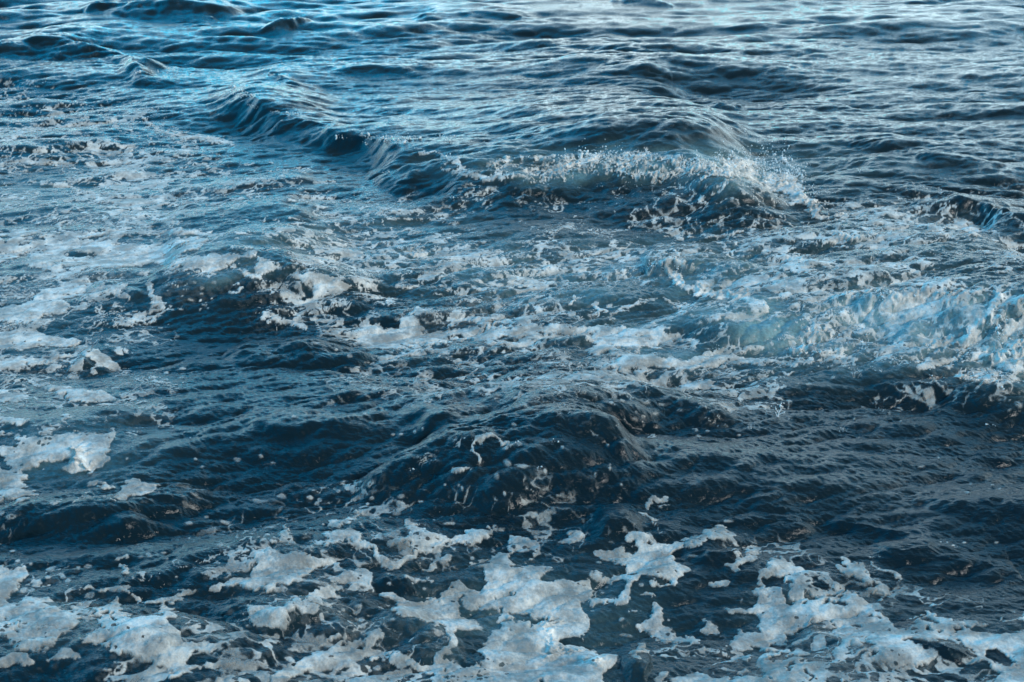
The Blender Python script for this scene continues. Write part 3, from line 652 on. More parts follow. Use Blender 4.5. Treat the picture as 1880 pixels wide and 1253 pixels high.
# how broken and lacy the foam is elsewhere: one digit per 40 px cell (0 open water .. 9 white)
LACE = """
00000000000000000000000000000000000000000000000
00000000000000000000000000000000000000000000000
00000000000000000000000000000000000000000000000
00000000000000000000000000000000000000000000000
22100000000000000000000000000000000000000000000
34433221000000000000000000000000000000000000000
44444443210000000000000000000000000000000000000
34444444321120000000001110000111111100000000000
44444554443322000000011000000001122200000000000
33455555444433322110011111111122223432244443211
55555555444444433344444444321122334554555555432
66665555443333333355555544434343334554444455544
55665544333333344344444444444433333444444444444
55554421221123344343343444444443554554455555555
55554210000123443232333444444444775555555655555
55444211000124555433333444444444665555555555566
44433210000022345544455555555555765444444444445
44443210000000123334444445555554444433322222333
44443321000000000111122333344433333322111122222
33332221000000000000000011112222222211000000000
33332111000000000000000000011110000000000000000
33332110000000000000000000010000000000000000000
22222221100001100000111110000000000000000000000
11111110000001111111111111000000000000000000000
11111110011112212211111111111110000000000000000
22111111112222222222222222222111111110000000000
22221112222332222222222332222222222222110000000
33322222222333233333333333332222233333222111111
33333222222332223333333332222222333333333333333
22222222222222222223333322222222233333333333333
22222222222222222222333322222222222233333333333
22222222222222233333333333333332222222233333333
"""

# milky water full of bubbles: x, y, half width, half height, strength
MILK = """
1500 600 330 70 .85, 1700 590 260 60 1, 1860 640 90 60 1, 1250 500 260 60 .45, 1380 540 140 50 .4, 1050 520 250 55 .4, 900 480 300 50 .35,
640 440 260 60 .28, 1180 300 330 32 .6, 1370 320 120 30 .9, 1010 318 120 24 .4, 430 440 100 25 .5, 120 480 260 110 .1, 300 330 300 90 .05,
1660 460 200 60 .22, 1000 1150 200 90 .25, 150 830 120 60 .3, 430 490 90 25 .35, 1290 520 90 25 .6, 60 350 120 30 .3
"""

RS = 0.5                              # chart resolution against the photograph
CX0, CY0 = -260, -200                 # chart origin in photograph pixels
CW, CH = int((1880 + 520) * RS), int((1253 + 420) * RS)


def blank():
    return np.zeros((CH, CW), np.float32)


def fill_poly(img, pts, val):
    p = (np.asarray(pts, float) - (CX0, CY0)) * RS
    x0, y0 = np.floor(p.min(0)).astype(int) - 1
    x1, y1 = np.ceil(p.max(0)).astype(int) + 2
    x0, y0 = max(x0, 0), max(y0, 0)
    x1, y1 = min(x1, CW), min(y1, CH)
    if x1 <= x0 or y1 <= y0:
        return
    gx, gy = np.meshgrid(np.arange(x0, x1) + 0.5, np.arange(y0, y1) + 0.5)
    inside = np.zeros(gx.shape, bool)
    for a, b in zip(p, np.roll(p, -1, 0)):
        if a[1] == b[1]:
            continue
        c = (a[1] > gy) != (b[1] > gy)
        inside ^= c & (gx < (b[0] - a[0]) * (gy - a[1]) / (b[1] - a[1]) + a[0])
    sub = img[y0:y1, x0:x1]
    sub[inside] = val


def fill_line(img, pts, val):
    p = np.asarray(pts, float)
    w = p[:, 2] * RS
    p = (p[:, :2] - (CX0, CY0)) * RS
    for i in range(len(p) - 1):
        a, b = p[i], p[i + 1]
        r = max(w[i], w[i + 1]) + 3
        x0, y0 = np.maximum(np.floor(np.minimum(a, b) - r).astype(int), 0)
        x1, y1 = np.minimum(np.ceil(np.maximum(a, b) + r).astype(int), (CW, CH))
        if x1 <= x0 or y1 <= y0:
            continue
        gx, gy = np.meshgrid(np.arange(x0, x1) + 0.5, np.arange(y0, y1) + 0.5)
        d = b - a
        t = np.clip(((gx - a[0]) * d[0] + (gy - a[1]) * d[1]) / max(d @ d, 1e-6), 0, 1)
        dist = np.hypot(gx - a[0] - t * d[0], gy - a[1] - t * d[1])
        ww = w[i] + (w[i + 1] - w[i]) * t
        sub = img[y0:y1, x0:x1]
        np.maximum(sub, val * np.clip((ww - dist) / 1.2 + 0.5, 0, 1), out=sub)


def fill_dot(img, x, y, rx, ry, val):
    x, y, rx, ry = ((x - CX0) * RS, (y - CY0) * RS, rx * RS, ry * RS)
    x0, x1 = max(int(x - rx - 2), 0), min(int(x + rx + 3), CW)
    y0, y1 = max(int(y - ry - 2), 0), min(int(y + ry + 3), CH)
    if x1 <= x0 or y1 <= y0:
        return
    gx, gy = np.meshgrid(np.arange(x0, x1) + 0.5, np.arange(y0, y1) + 0.5)
    d = np.hypot((gx - x) / rx, (gy - y) / ry)
    sub = img[y0:y1, x0:x1]
    np.maximum(sub, val * np.clip((1 - d) * ry + 0.5, 0, 1), out=sub)


def blur(img, s):
    fx = np.fft.rfftfreq(img.shape[1])
    fy = np.fft.fftfreq(img.shape[0])
    g = np.exp(-2 * (np.pi * s) ** 2 * (fx[None, :] ** 2 + fy[:, None] ** 2))
    return np.fft.irfft2(np.fft.rfft2(img) * g, s=img.shape).astype(np.float32)


def pts_of(s, o, n=2):
    v = np.array([[float(c) for c in q.split(',')] for q in s.split()]) / 4.0
    v[:, 0] += o[0]
    v[:, 1] += o[1]
    return v


solid, thin, dots = blank(), blank(), blank()
DOTS = []
for o, d in FOAM.items():
    for s in d.get('area', []):
        fill_poly(solid, pts_of(s, o), 1.0)
    for s in d.get('thin', []):
        fill_poly(thin, pts_of(s, o), 1.0)
for o, d in FOAM.items():
    for s in d.get('hole', []):
        fill_poly(solid, pts_of(s, o), 0.0)
        fill_poly(thin, pts_of(s, o), -1.0)
for o, d in FOAM.items():
    for s in d.get('line', []):
        fill_line(solid, pts_of(s, o), 1.0)
    for s in d.get('dots', '').split():
        x, y, rx, ry = [float(c) / 4 for c in s.split(',')]
        DOTS.append((o[0] + x, o[1] + y, rx, ry))
hole_l = np.minimum(thin, 0)
thin = blur(np.maximum(thin, 0), 2.5)
solid = blur(solid, 0.9)
FLECKS = []
for x, y, rx, ry in DOTS:
    sv = solid[min(int((y - CY0) * RS), CH - 1), int((x - CX0) * RS)]
    if sv > 0.25 or rx > 18:
        fill_dot(dots, x, y, rx, ry, 1.0)
    else:
        FLECKS.append((x, y, rx, ry))
grid = np.array([[int(c) for c in r] for r in LACE.split()], float) / 9.0
gy, gx = np.meshgrid((np.arange(CH) + 0.5) / RS + CY0, (np.arange(CW) + 0.5) / RS + CX0, indexing='ij')
ci = np.clip((gx - 20) / 40, 0, grid.shape[1] - 1.001)
ri = np.clip((gy - 20) / 40, 0, grid.shape[0] - 1.001)
c0, r0 = ci.astype(int), ri.astype(int)
cf, rf = ci - c0, ri - r0
lace = (grid[r0, c0] * (1 - cf) * (1 - rf) + grid[r0, c0 + 1] * cf * (1 - rf) + grid[r0 + 1, c0] * (1 - cf) * rf + grid[r0 + 1, c0 + 1] * cf * rf)
lace = blur(lace.astype(np.float32), 6)
near_solid = blur(solid, 14)
soft_solid = blur(solid, 2.6)
milk = blank()
for s in MILK.replace('\n', ' ').split(','):
    x, y, rx, ry, v = [float(c) for c in s.split()]
    milk = np.maximum(milk, (v * np.exp(-(((gx - x) / rx) ** 2 + ((gy - y) / ry) ** 2) ** 1.2)).astype(np.float32))


def chart(img, px, py):
    u = np.clip((px - CX0) * RS - 0.5, 0, CW - 1.01)
    v = np.clip((py - CY0) * RS - 0.5, 0, CH - 1.01)
    iu, iv = u.astype(np.int32), v.astype(np.int32)
    fu, fv = (u - iu).astype(np.float32), (v - iv).astype(np.float32)
    return img[iv, iu] * (1 - fu) * (1 - fv) + img[iv, iu + 1] * fu * (1 - fv) + img[iv + 1, iu] * (1 - fu) * fv + img[iv + 1, iu + 1] * fu * fv


def web_tile(n, cells, seed):
    """periodic distance-to-border pattern of bubbles rafts: 0 on the web, 1 in the cell centres"""
    r = np.random.RandomState(seed)
    pts = (np.stack(np.meshgrid(np.arange(cells), np.arange(cells)), -1).reshape(-1, 2) + r.rand(cells * cells, 2) * 0.95) / cells
    g = (np.arange(n) + 0.5) / n
    X, Y = np.meshgrid(g, g)
    ci_, cj_ = (X * cells).astype(int), (Y * cells).astype(int)
    P_ = pts.reshape(cells, cells, 2)
    d1 = np.full((n, n), 9.0)
    d2 = np.full((n, n), 9.0)
    for dj in (-2, -1, 0, 1, 2):
        for di in (-2, -1, 0, 1, 2):
            q = P_[(cj_ + dj) % cells, (ci_ + di) % cells]
            dx = X - q[..., 0]
            dy = Y - q[..., 1]
            dx -= np.round(dx)
            dy -= np.round(dy)
            d = np.hypot(dx, dy)
            d2 = np.minimum(d2, np.maximum(d, d1))
            d1 = np.minimum(d1, d)
    w = (d2 - d1) * cells
    return np.clip(w / 0.9, 0, 1).astype(np.float32)


WEB = web_tile(1024, 22, 5)
NZ = spectrum_noise(1024, 3, 120, 2.1, 31)
NZ2 = spectrum_noise(1024, 3, 160, 2.1, 32)
NZF = spectrum_noise(1024, 10, 200, 2.2, 33)

# warp so that hand-drawn outlines get ragged edges; the warp lives on the water, in metres
wx_ = tap(NZ, XS / 2.3, YS / 2.3)
wy_ = tap(NZ2, XS / 2.3, YS / 2.3)
scale_px = F_PX / np.maximum(YS * math.cos(PITCH) + CAM_H * math.sin(PITCH), 0.5)      # pixels per metre
fx_ = tap(NZF, XS / 1.9, YS / 1.9)
fy_ = tap(NZF, YS / 1.7 + 0.37, XS / 1.7)
amp_w = np.clip(scale_px * 0.0125, 1.2, 5.0)
fine_ = tap(NZF, XS / 0.55 + 0.3, YS / 0.5)
fine2_ = tap(NZF, YS / 0.5 + 0.9, XS / 0.55)
QX = PX + amp_w * (1.2 * wx_ + 1.0 * fx_ + 0.30 * fine_)
QY = PY + amp_w * 0.5 * (1.2 * wy_ + 1.0 * fy_ + 0.35 * fine2_)

S = chart(solid, QX, QY)
T = chart(thin, QX, QY)
D = chart(dots, PX + amp_w * 0.35 * fx_, PY + amp_w * 0.25 * fy_)
LC = chart(lace, PX + 2 * amp_w * wx_, PY + 2 * amp_w * wy_) * (1 + chart(hole_l, QX, QY))
S2 = chart(soft_solid, QX, QY)
NS = chart(near_solid, PX, PY)
off = (PX < -40) | (PX > 1920) | (PY < -30) | (PY > 1290)
# lace: three sizes of torn web, stretched along the crests
ux = XS + 0.12 * wx_ + 0.03 * fx_
uy = YS + 0.10 * wy_ + 0.022 * fy_
big = tap(WEB, ux / 7.6, uy / 3.6)
mid = tap(WEB, ux / 3.6 + 0.31, uy / 1.7 + 0.17)
small = tap(WEB, ux / 1.7 + 0.77, uy / 0.95 + 0.41)
patch = tap(NZ2, XS / 6.0 + 0.5, YS / 6.0)
sel = sstep(tap(NZ, XS / 7.3 + 0.2, YS / 4.9 + 0.6), -1.0, 1.0) * (1 - 0.8 * sstep(DIST, 8, 13))


def rank(a):
    """replace values by their share of the sheet that lies below them"""
    q = np.quantile(a[::7, ::7], np.linspace(0, 1, 65))
    return np.interp(a, q, np.linspace(0, 1, 65)).astype(np.float32)


amount = np.clip(LC * (0.70 + 0.10 * sstep(DIST, 7, 11)) * np.clip(1 + 0.42 * patch, 0.25, 2.0), 0, 1)
web = np.minimum(big * 0.8 + 0.22 * sel, (1 - sel) * (0.8 * mid + 0.25 * big) + sel * (0.55 * small + 0.35 * mid + 0.1) + 0.10)
far_ = sstep(DIST, 9, 14)
web = web * (1 - far_) + far_ * (0.72 * big + 0.28 * mid)
f_lace = (amount - rank(web + 0.05 * wx_ + 0.03 * fx_ + 0.02 * fine_)) * 0.9
f_thin = (T * 0.62 - rank(0.5 * small + 0.5 * mid + 0.05 * fx_ + 0.1 * wx_)) * 0.9
tear = sstep(0.5 * big + 0.5 * mid + 0.12 * patch, 0.62, 0.95)
f_solid = 0.5 * (S - 0.46) * 1.5 + 0.5 * ((S2 - 0.5) * 1.7 + 0.85 * (0.46 - rank(0.5 * mid + 0.5 * small))) + (0.05 * fx_ + 0.05 * fine_) * (S > 0.02) - 0.95 * tear
f_dot = (D - 0.5) * 0.8
FIELD = np.maximum.reduce([f_lace, f_thin, f_solid, f_dot]).astype(np.float32)
MASKLIM = (DIST < 60) & (Y0 > 2.0)
FIELD = np.where(MASKLIM, FIELD, -1)
BUBBLES = np.clip(chart(milk, PX + 3 * amp_w * wx_, PY + 2 * amp_w * wy_) * (0.85 + 0.22 * wx_) + 0.15 * np.clip(NS, 0, 1) * sstep(LC, 0.15, 0.3), 0, 1)
film = np.clip(LC * 1.3, 0, 0.8) * sstep(tap(NZF, XS / 0.8 + 0.2, YS / 0.5) + 0.8 * patch, 0.1, 2.2) * 0.3 * (1 - 0.9 * far_)
OPAC = np.maximum((0.86 - 0.2 * sstep(NS, 0.2, 0.6)) * sstep(FIELD, -0.03, 0.08 + 0.12 * sstep(NS, 0.1, 0.5)) + (0.14 + 0.2 * sstep(NS, 0.2, 0.6)) * sstep(FIELD, 0.06, 0.5), film)
OPAC = OPAC * (1 - 0.15 * np.clip(BUBBLES, 0, 1) * (1 - sstep(FIELD, 0.2, 0.5)))
# soft turbulence where the foam piles up: crest of the breaker and the white water on the right
turb_img = blank()
for s in ["860,290,12 1000,310,22 1150,310,26 1300,312,24 1400,320,26 1460,350,16 1530,400,9", "1200,485,8 1240,480,7 1300,492,6", "1210,500,6 1280,528,9 1360,545,8",
          "1560,545,6 1640,538,12 1740,540,10 1830,550,8", "1700,640,10 1780,620,14 1880,560,20 1960,560,30", "1820,650,20 1900,640,40", "1450,640,12 1540,650,8", "1640,670,6 1700,700,8 1820,700,10",
          "1460,600,10 1500,620,16", "750,462,7 790,465,6", "1530,440,8 1600,440,6", "150,840,16 170,855,16", "1000,1140,8 1010,1200,8 1100,1215,6"]:
    fill_line(turb_img, pts_of(s, (0, 0)) * 4.0, 1.0)
turb_img = blur(turb_img, 2.5)
TURB = np.clip(chart(turb_img, QX, QY), 0, 1) * MASKLIM
SOFT = chart(blur(solid, 3.0), PX, PY)
PILE = np.clip(SOFT, 0, 1) * np.clip(FIELD * 3, 0, 1)
FRESH_LIT = np.clip(1.1 * TURB + 0.6 * BUBBLES + 0.6 * sstep(DIST, 6.2, 8.6), 0, 1)  # new foam, plus a distance term painting brighter light into the farther foam

# ------------------------------------------------------------------ meshes
def grid_mesh(name, V, faces, attrs):
    me = bpy.data.meshes.new(name)
    nf = len(faces)
    me.vertices.add(len(V))
    me.vertices.foreach_set('co', V.astype(np.float32).ravel())
    me.loops.add(nf * 4)
    me.loops.foreach_set('vertex_index', faces.astype(np.int32).ravel())
    me.polygons.add(nf)
    me.polygons.foreach_set('loop_start', np.arange(0, nf * 4, 4, dtype=np.int32))
    me.polygons.foreach_set('use_smooth', np.ones(nf, dtype=bool))
    for an, av in attrs.items():
        at = me.attributes.new(an, 'FLOAT', 'POINT')
        at.data.foreach_set('value', av.astype(np.float32).ravel())
    me.update(calc_edges=True)
    o = bpy.data.objects.new(name, me)
    scene.collection.objects.link(o)
    return o


idx = np.arange(NRW * NCL, dtype=np.int64).reshape(NRW, NCL)
quads = np.stack([idx[:-1, :-1], idx[:-1, 1:], idx[1:, 1:], idx[1:, :-1]], -1).reshape(-1, 4)
P = np.stack([XS, YS, ZS], -1).reshape(-1, 3)
sea = grid_mesh('sea_water', P, quads, {'bubbles': BUBBLES})
sea['kind'] = 'structure'


# ------------------------------------------------------------------ materials
def new_mat(name):
    m = bpy.data.materials.new(name)
    m.use_nodes = True
    t = m.node_tree
    t.nodes.clear()
    return m, t


def attr(t, name):
    n = t.nodes.new('ShaderNodeAttribute')
    n.attribute_name = name
    return n.outputs['Fac']


def tex_noise(t, vec, scale, detail=3, rough=0.5, dist=0.0):
    n = t.nodes.new('ShaderNodeTexNoise')
    t.links.new(vec, n.inputs['Vector'])
    n.inputs['Scale'].default_value = scale
    n.inputs['Detail'].default_value = detail
    n.inputs['Roughness'].default_value = rough
    n.inputs['Distortion'].default_value = dist
    return n.outputs['Fac']


mw, t = new_mat('sea_water')
geo = t.nodes.new('ShaderNodeNewGeometry')
pos = geo.outputs['Position']
pr = t.nodes.new('ShaderNodeBsdfPrincipled')
bub = attr(t, 'bubbles')
mott = tex_noise(t, pos, 2.2, 4, 0.6)
deep = mix_col(t, smooth_node(t, mott, 0.35, 0.65), WATER_A, WATER_B)
fine = tex_noise(t, pos, 55, 4, 0.7)
milky = math_node(t, 'MULTIPLY', bub, smooth_node(t, fine, 0.3, 0.7, 0.55, 1.0), True)
body = mix_col(t, milky, deep, WATER_MILK)
t.links.new(body, pr.inputs['Base Color'])
pr.inputs['IOR'].default_value = 1.333
rg = math_node(t, 'ADD', 0.045, math_node(t, 'MULTIPLY', bub, 0.45))
t.links.new(rg, pr.inputs['Roughness'])

st = t.nodes.new('ShaderNodeMapping')
t.links.new(pos, st.inputs[0])
st.inputs['Scale'].default_value = (1.0, 2.4, 1.0)
b1 = tex_noise(t, st.outputs[0], 34, 4, 0.62, 0.5)
b2 = tex_noise(t, st.outputs[0], 95, 3, 0.6)
hgt = math_node(t, 'ADD', math_node(t, 'MULTIPLY', b1, 1.0), math_node(t, 'MULTIPLY', b2, 0.28))
bump = t.nodes.new('ShaderNodeBump')
bump.inputs['Strength'].default_value = 1.0
bump.inputs['Distance'].default_value = WATER_BUMP
t.links.new(hgt, bump.inputs['Height'])
t.links.new(bump.outputs[0], pr.inputs['Normal'])
out = t.nodes.new('ShaderNodeOutputMaterial')
t.links.new(pr.outputs[0], out.inputs[0])
sea.data.materials.append(mw)

# ------------------------------------------------------------------ foam
lump = tap(NZF, XS / 0.9, YS / 0.9)
swell = tap(NZ2, XS / 1.6 + 0.3, YS / 1.3)
lift = 0.002 + 0.006 * np.clip(FIELD, 0, 0.5) + 0.004 * PILE + 0.001 * PILE * lump + 0.004 * PILE * np.clip(swell + 0.4, 0, 2)
froth = 0.5 * tap(NZF, XS / 1.7 + 0.1, YS / 1.2) + 0.35 * tap(NZF, XS / 0.6 + 0.4, YS / 0.5) + 0.25 * swell
lift += TURB * np.clip(0.010 + 0.014 * froth, 0.0, 0.04)
FP = np.stack([XS, YS - (0.2 + 0.9 * TURB) * lift, ZS + lift], -1).reshape(-1, 3)
vis = ((FIELD > -0.05) | (film > 0.03)).reshape(-1)
keep = vis[quads].any(1)
fq = quads[keep]
used, inv = np.unique(fq, return_inverse=True)
foam = grid_mesh('sea_foam', FP[used], inv.reshape(-1, 4), {'opacity': OPAC.reshape(-1)[used], 'thick': np.clip(FIELD, 0, 1).reshape(-1)[used], 'fresh_lit': FRESH_LIT.reshape(-1)[used]})
foam['kind'] = 'stuff'
foam['label'] = 'white lacy foam spread over the dark sea water'
mf, t = new_mat('sea_foam')
geo = t.nodes.new('ShaderNodeNewGeometry')
pos = geo.outputs['Position']
pf = t.nodes.new('ShaderNodeBsdfPrincipled')
op = attr(t, 'opacity')
th = attr(t, 'thick')
n1 = tex_noise(t, pos, 3.5, 6, 0.6, 0.6)
n2 = tex_noise(t, pos, 130, 3, 0.7)
vor = t.nodes.new('ShaderNodeTexVoronoi')
t.links.new(pos, vor.inputs['Vector'])
vor.inputs['Scale'].default_value = 85
fc = mix_col(t, smooth_node(t, n1, 0.3, 0.7), FOAM_A, FOAM_B)
fc = mix_col(t, smooth_node(t, n2, 0.35, 0.65, 0.3, 0.0), fc, (0.25, 0.33, 0.38))
fc = mix_col(t, attr(t, 'fresh_lit'), fc, FOAM_FRESH_LIT)
t.links.new(fc, pf.inputs['Base Color'])
pf.inputs['Roughness'].default_value = 0.9
pf.inputs['IOR'].default_value = 1.33
pf.inputs['Specular IOR Level'].default_value = 0.04
bm = t.nodes.new('ShaderNodeBump')
bm.inputs['Strength'].default_value = 0.7
bm.inputs['Distance'].default_value = 0.0045
wr = tex_noise(t, pos, 16, 4, 0.6, 0.8)
t.links.new(math_node(t, 'ADD', math_node(t, 'ADD', math_node(t, 'MULTIPLY', n2, 0.6), math_node(t, 'MULTIPLY', wr, 3.0)), math_node(t, 'MULTIPLY', vor.outputs[0], 0.4)), bm.inputs['Height'])
t.links.new(bm.outputs[0], pf.inputs['Normal'])
tr = t.nodes.new('ShaderNodeBsdfTransparent')
mx = t.nodes.new('ShaderNodeMixShader')
pore = tex_noise(t, pos, 48, 3, 0.6)
pore2 = smooth_node(t, math_node(t, 'ADD', pore, math_node(t, 'MULTIPLY', th, 0.55)), 0.30, 0.42)
sheer = smooth_node(t, tex_noise(t, pos, 7, 6, 0.72), 0.38, 0.66, 0.38, 1.0)
pit = t.nodes.new('ShaderNodeTexVoronoi')
pit.inputs['Scale'].default_value = 42
wob = t.nodes.new('ShaderNodeVectorMath')
wob.operation = 'MULTIPLY_ADD'
nz = t.nodes.new('ShaderNodeTexNoise')
nz.inputs['Scale'].default_value = 30
t.links.new(pos, nz.inputs['Vector'])
t.links.new(nz.outputs['Color'], wob.inputs[0])
wob.inputs[1].default_value = (0.03, 0.03, 0.03)
t.links.new(pos, wob.inputs[2])
t.links.new(wob.outputs[0], pit.inputs['Vector'])
psep = t.nodes.new('ShaderNodeSeparateColor')
t.links.new(pit.outputs['Color'], psep.inputs[0])
size = math_node(t, 'MULTIPLY', math_node(t, 'SUBTRACT', psep.outputs[0], math_node(t, 'ADD', 0.35, math_node(t, 'MULTIPLY', smooth_node(t, tex_noise(t, pos, 4.5, 3, 0.6), 0.32, 0.56), 0.65))), 0.9)
pits = smooth_node(t, math_node(t, 'SUBTRACT', pit.outputs['Distance'], size), -0.04, 0.10, 0.15, 1.0)
alpha = math_node(t, 'MULTIPLY', math_node(t, 'MULTIPLY', op, pore2), math_node(t, 'MULTIPLY', sheer, math_node(t, 'MAXIMUM', pits, smooth_node(t, th, 0.12, 0.35, 1.0, 0.0))), True)
t.links.new(alpha, mx.inputs[0])
t.links.new(tr.outputs[0], mx.inputs[1])
t.links.new(pf.outputs[0], mx.inputs[2])
out = t.nodes.new('ShaderNodeOutputMaterial')
t.links.new(mx.outputs[0], out.inputs[0])
foam.data.materials.append(mf)

# ------------------------------------------------------------------ spray
rs = np.random.RandomState(3)
tri = TURB.reshape(-1)
f_ok = (FIELD.reshape(-1) > 0.02)


def ico():
    p_ = (1 + 5 ** 0.5) / 2
    v = np.array([(-1, p_, 0), (1, p_, 0), (-1, -p_, 0), (1, -p_, 0), (0, -1, p_), (0, 1, p_), (0, -1, -p_), (0, 1, -p_), (p_, 0, -1), (p_, 0, 1), (-p_, 0, -1), (-p_, 0, 1)], float)
    v /= np.linalg.norm(v[0])
    f = np.array([(0, 11, 5), (0, 5, 1), (0, 1, 7), (0, 7, 10), (0, 10, 11), (1, 5, 9), (5, 11, 4), (11, 10, 2), (10, 7, 6), (7, 1, 8), (3, 9, 4), (3, 4, 2), (3, 2, 6), (3, 6, 8), (3, 8, 9), (4, 9, 5), (2, 4, 11), (6, 2, 10), (8, 6, 7), (9, 8, 1)])
    return v, f


IV, IF = ico()


def droplets(name, centres, radii, stretch):
    """many small water drops as one mesh"""
    n = len(centres)
    d = rs.randn(n, 3) * 0.5 + np.array([0, 0, 1.0])
    d /= np.linalg.norm(d, axis=1)[:, None]
    V = IV[None] * radii[:, None, None]
    along = (V * d[:, None, :]).sum(-1, keepdims=True)
    V = V + d[:, None, :] * along * stretch[:, None, None] + centres[:, None, :]
    F_ = (IF[None] + (np.arange(n) * 12)[:, None, None]).reshape(-1, 3)
    me = bpy.data.meshes.new(name)
    me.from_pydata(V.reshape(-1, 3).tolist(), [], F_.tolist())
    me.polygons.foreach_set('use_smooth', np.ones(len(me.polygons), bool))
    o = bpy.data.objects.new(name, me)
    scene.collection.objects.link(o)
    return o


def at_pixel(px, py):
    """the nearest point of the sea sheet that the photograph shows at px, py"""
    d = (PX[::3, ::3] - px) ** 2 + (PY[::3, ::3] - py) ** 2
    j = np.argsort(d.ravel())[:6]
    k = j[np.argmin(DIST[::3, ::3].ravel()[j])]
    return np.array([XS[::3, ::3].ravel()[k], YS[::3, ::3].ravel()[k], ZS[::3, ::3].ravel()[k]])


# px, py, spread px (x, y), height above water px, number of drops, drop size mm
BURSTS = [(1355, 300, 40, 12, 22, 420, 9), (1400, 305, 35, 10, 34, 520, 10), (1440, 325, 26, 12, 34, 420, 9), (1475, 350, 16, 12, 18, 160, 8), (1280, 300, 50, 10, 14, 180, 7),
          (1090, 285, 26, 8, 22, 160, 8), (1150, 288, 60, 8, 12, 140, 7), (1000, 290, 60, 8, 8, 90, 7), (720, 256, 45, 5, 9, 260, 9), (455, 172, 25, 5, 14, 120, 9), (520, 205, 40, 6, 6, 60, 8), (290, 132, 30, 4, 5, 60, 8),
          (1215, 485, 30, 6, 12, 90, 6), (1650, 540, 90, 8, 12, 160, 6), (1830, 610, 50, 14, 22, 220, 6), (1850, 690, 50, 14, 18, 200, 6), (1700, 630, 160, 40, 6, 500, 4), (765, 455, 16, 4, 8, 60, 6),
          (1150, 330, 260, 30, 4, 220, 5), (1560, 760, 260, 60, 0, 70, 4), (1000, 850, 160, 50, 0, 60, 4), (1725, 352, 10, 6, 10, 16, 7)]
def burst(px, py, sx, sy, up, n, mm):
    c_, r_ = [], []
    for sub in range(max(1, n // 14)):
        q = at_pixel(px + rs.randn() * sx, py + rs.randn() * sy * 0.6)
        k = 14
        gap_ = 1.0 / float(F_PX / (q[1] * math.cos(PITCH) + CAM_H * math.sin(PITCH)))
        rise = 0.7 * up * gap_ * np.abs(rs.randn(k)) * rs.rand()
        c_.append(q + np.stack([rs.randn(k) * 5 * gap_, rs.randn(k) * 6 * gap_, rise + 0.003], 1))
        r_.append(mm * 0.001 * np.exp(rs.randn(k) * 0.6) * 0.25)
    return np.concatenate(c_), np.concatenate(r_)


BURSTS.append((1440, 325, 18, 9, 26, 260, 9))
cs, rr = [], []
for bst in BURSTS:
    c_, r_ = burst(*bst)
    cs.append(c_)
    rr.append(r_)
cs, rr = np.concatenate(cs), np.concatenate(rr)
spray = droplets('sea_spray', cs, rr, np.abs(rs.randn(len(rr))) * 0.9)
spray['kind'] = 'stuff'
spray['label'] = 'white spray drops thrown up along the breaking crests and over churned water'


def jet(stalks, base, unit):
    """tapering threads of water with drops at their tips; stalks: [(x, z, y, radius), ...]"""
    V, F_ = [], []
    for st_ in stalks:
        st_ = np.array(st_, float)
        tt = np.linspace(0, len(st_) - 1, 3 * (len(st_) - 1) + 1)
        p_ = np.stack([np.interp(tt, np.arange(len(st_)), st_[:, i]) for i in range(4)], 1)
        n0 = len(V)
        for x, z, y, r_ in p_:
            for k in range(7):
                a_ = 2 * math.pi * k / 7
                V.append((base[0] + (x + r_ * math.cos(a_)) * unit, base[1] + (y + r_ * math.sin(a_)) * unit, base[2] + z * unit))
        for i in range(len(p_) - 1):
            for k in range(7):
                F_.append((n0 + i * 7 + k, n0 + i * 7 + (k + 1) % 7, n0 + (i + 1) * 7 + (k + 1) % 7, n0 + (i + 1) * 7 + k))
        F_.append(tuple(n0 + k for k in range(7))[::-1])
        F_.append(tuple(n0 + (len(p_) - 1) * 7 + k for k in range(7)))
    for x, z, y, r_ in [(q[-1][0], q[-1][1], q[-1][2], q[-1][3] * 2.2) for q in stalks] + [(4, 27, 1, 1.2), (-6, 19, 2, 0.9), (11, 17, -1, 0.9), (-3, 25, 0, 0.8), (12, 11, 1, 0.7), (-14, 22, 0, 1.0)]:
        n0 = len(V)
        V += [(base[0] + (x + v[0] * r_) * unit, base[1] + (y + v[1] * r_) * unit, base[2] + (z + v[2] * r_ * 1.3) * unit) for v in IV]
        F_ += [tuple(int(c) + n0 for c in f) for f in IF]
    me = bpy.data.meshes.new('splash')
    me.from_pydata(V, [], F_)
    me.polygons.foreach_set('use_smooth', np.ones(len(me.polygons), bool))
    o = bpy.data.objects.new('splash', me)
    scene.collection.objects.link(o)
    return o


b0 = at_pixel(1429, 762)
u0 = float((b0[1] * math.cos(PITCH) + CAM_H * math.sin(PITCH)) / F_PX)
splash = jet([[(0, -2, 0, 2.0), (0, 5, 0, 1.3), (1, 10, 0, 1.1), (4, 16, 0, 1.0), (3, 22, 0, 1.2)],
              [(1, 8, 0, 1.0), (-3, 13, 1, 0.8), (-5, 16, 1, 0.7)],
              [(0, 4, 0, 1.0), (5, 8, -1, 0.8), (10, 10, -1, 0.6)],
              [(2, 12, 0, 0.8), (6, 17, 0, 0.6), (7, 21, 0, 0.6)],
              [(-1, -1, 0, 1.3), (-3, 4, 0, 0.9), (-5, 9, 0, 0.5)]], b0, u0)
splash['label'] = 'small forked splash of clear white drops rising from the dark water'
splash['category'] = 'splash'
ms, t = new_mat('sea_spray')
ps = t.nodes.new('ShaderNodeBsdfPrincipled')
ps.inputs['Base Color'].default_value = (0.8, 0.86, 0.88, 1)
ps.inputs['Roughness'].default_value = 0.25
out = t.nodes.new('ShaderNodeOutputMaterial')
t.links.new(ps.outputs[0], out.inputs[0])
spray.data.materials.append(ms)
splash.data.materials.append(ms)

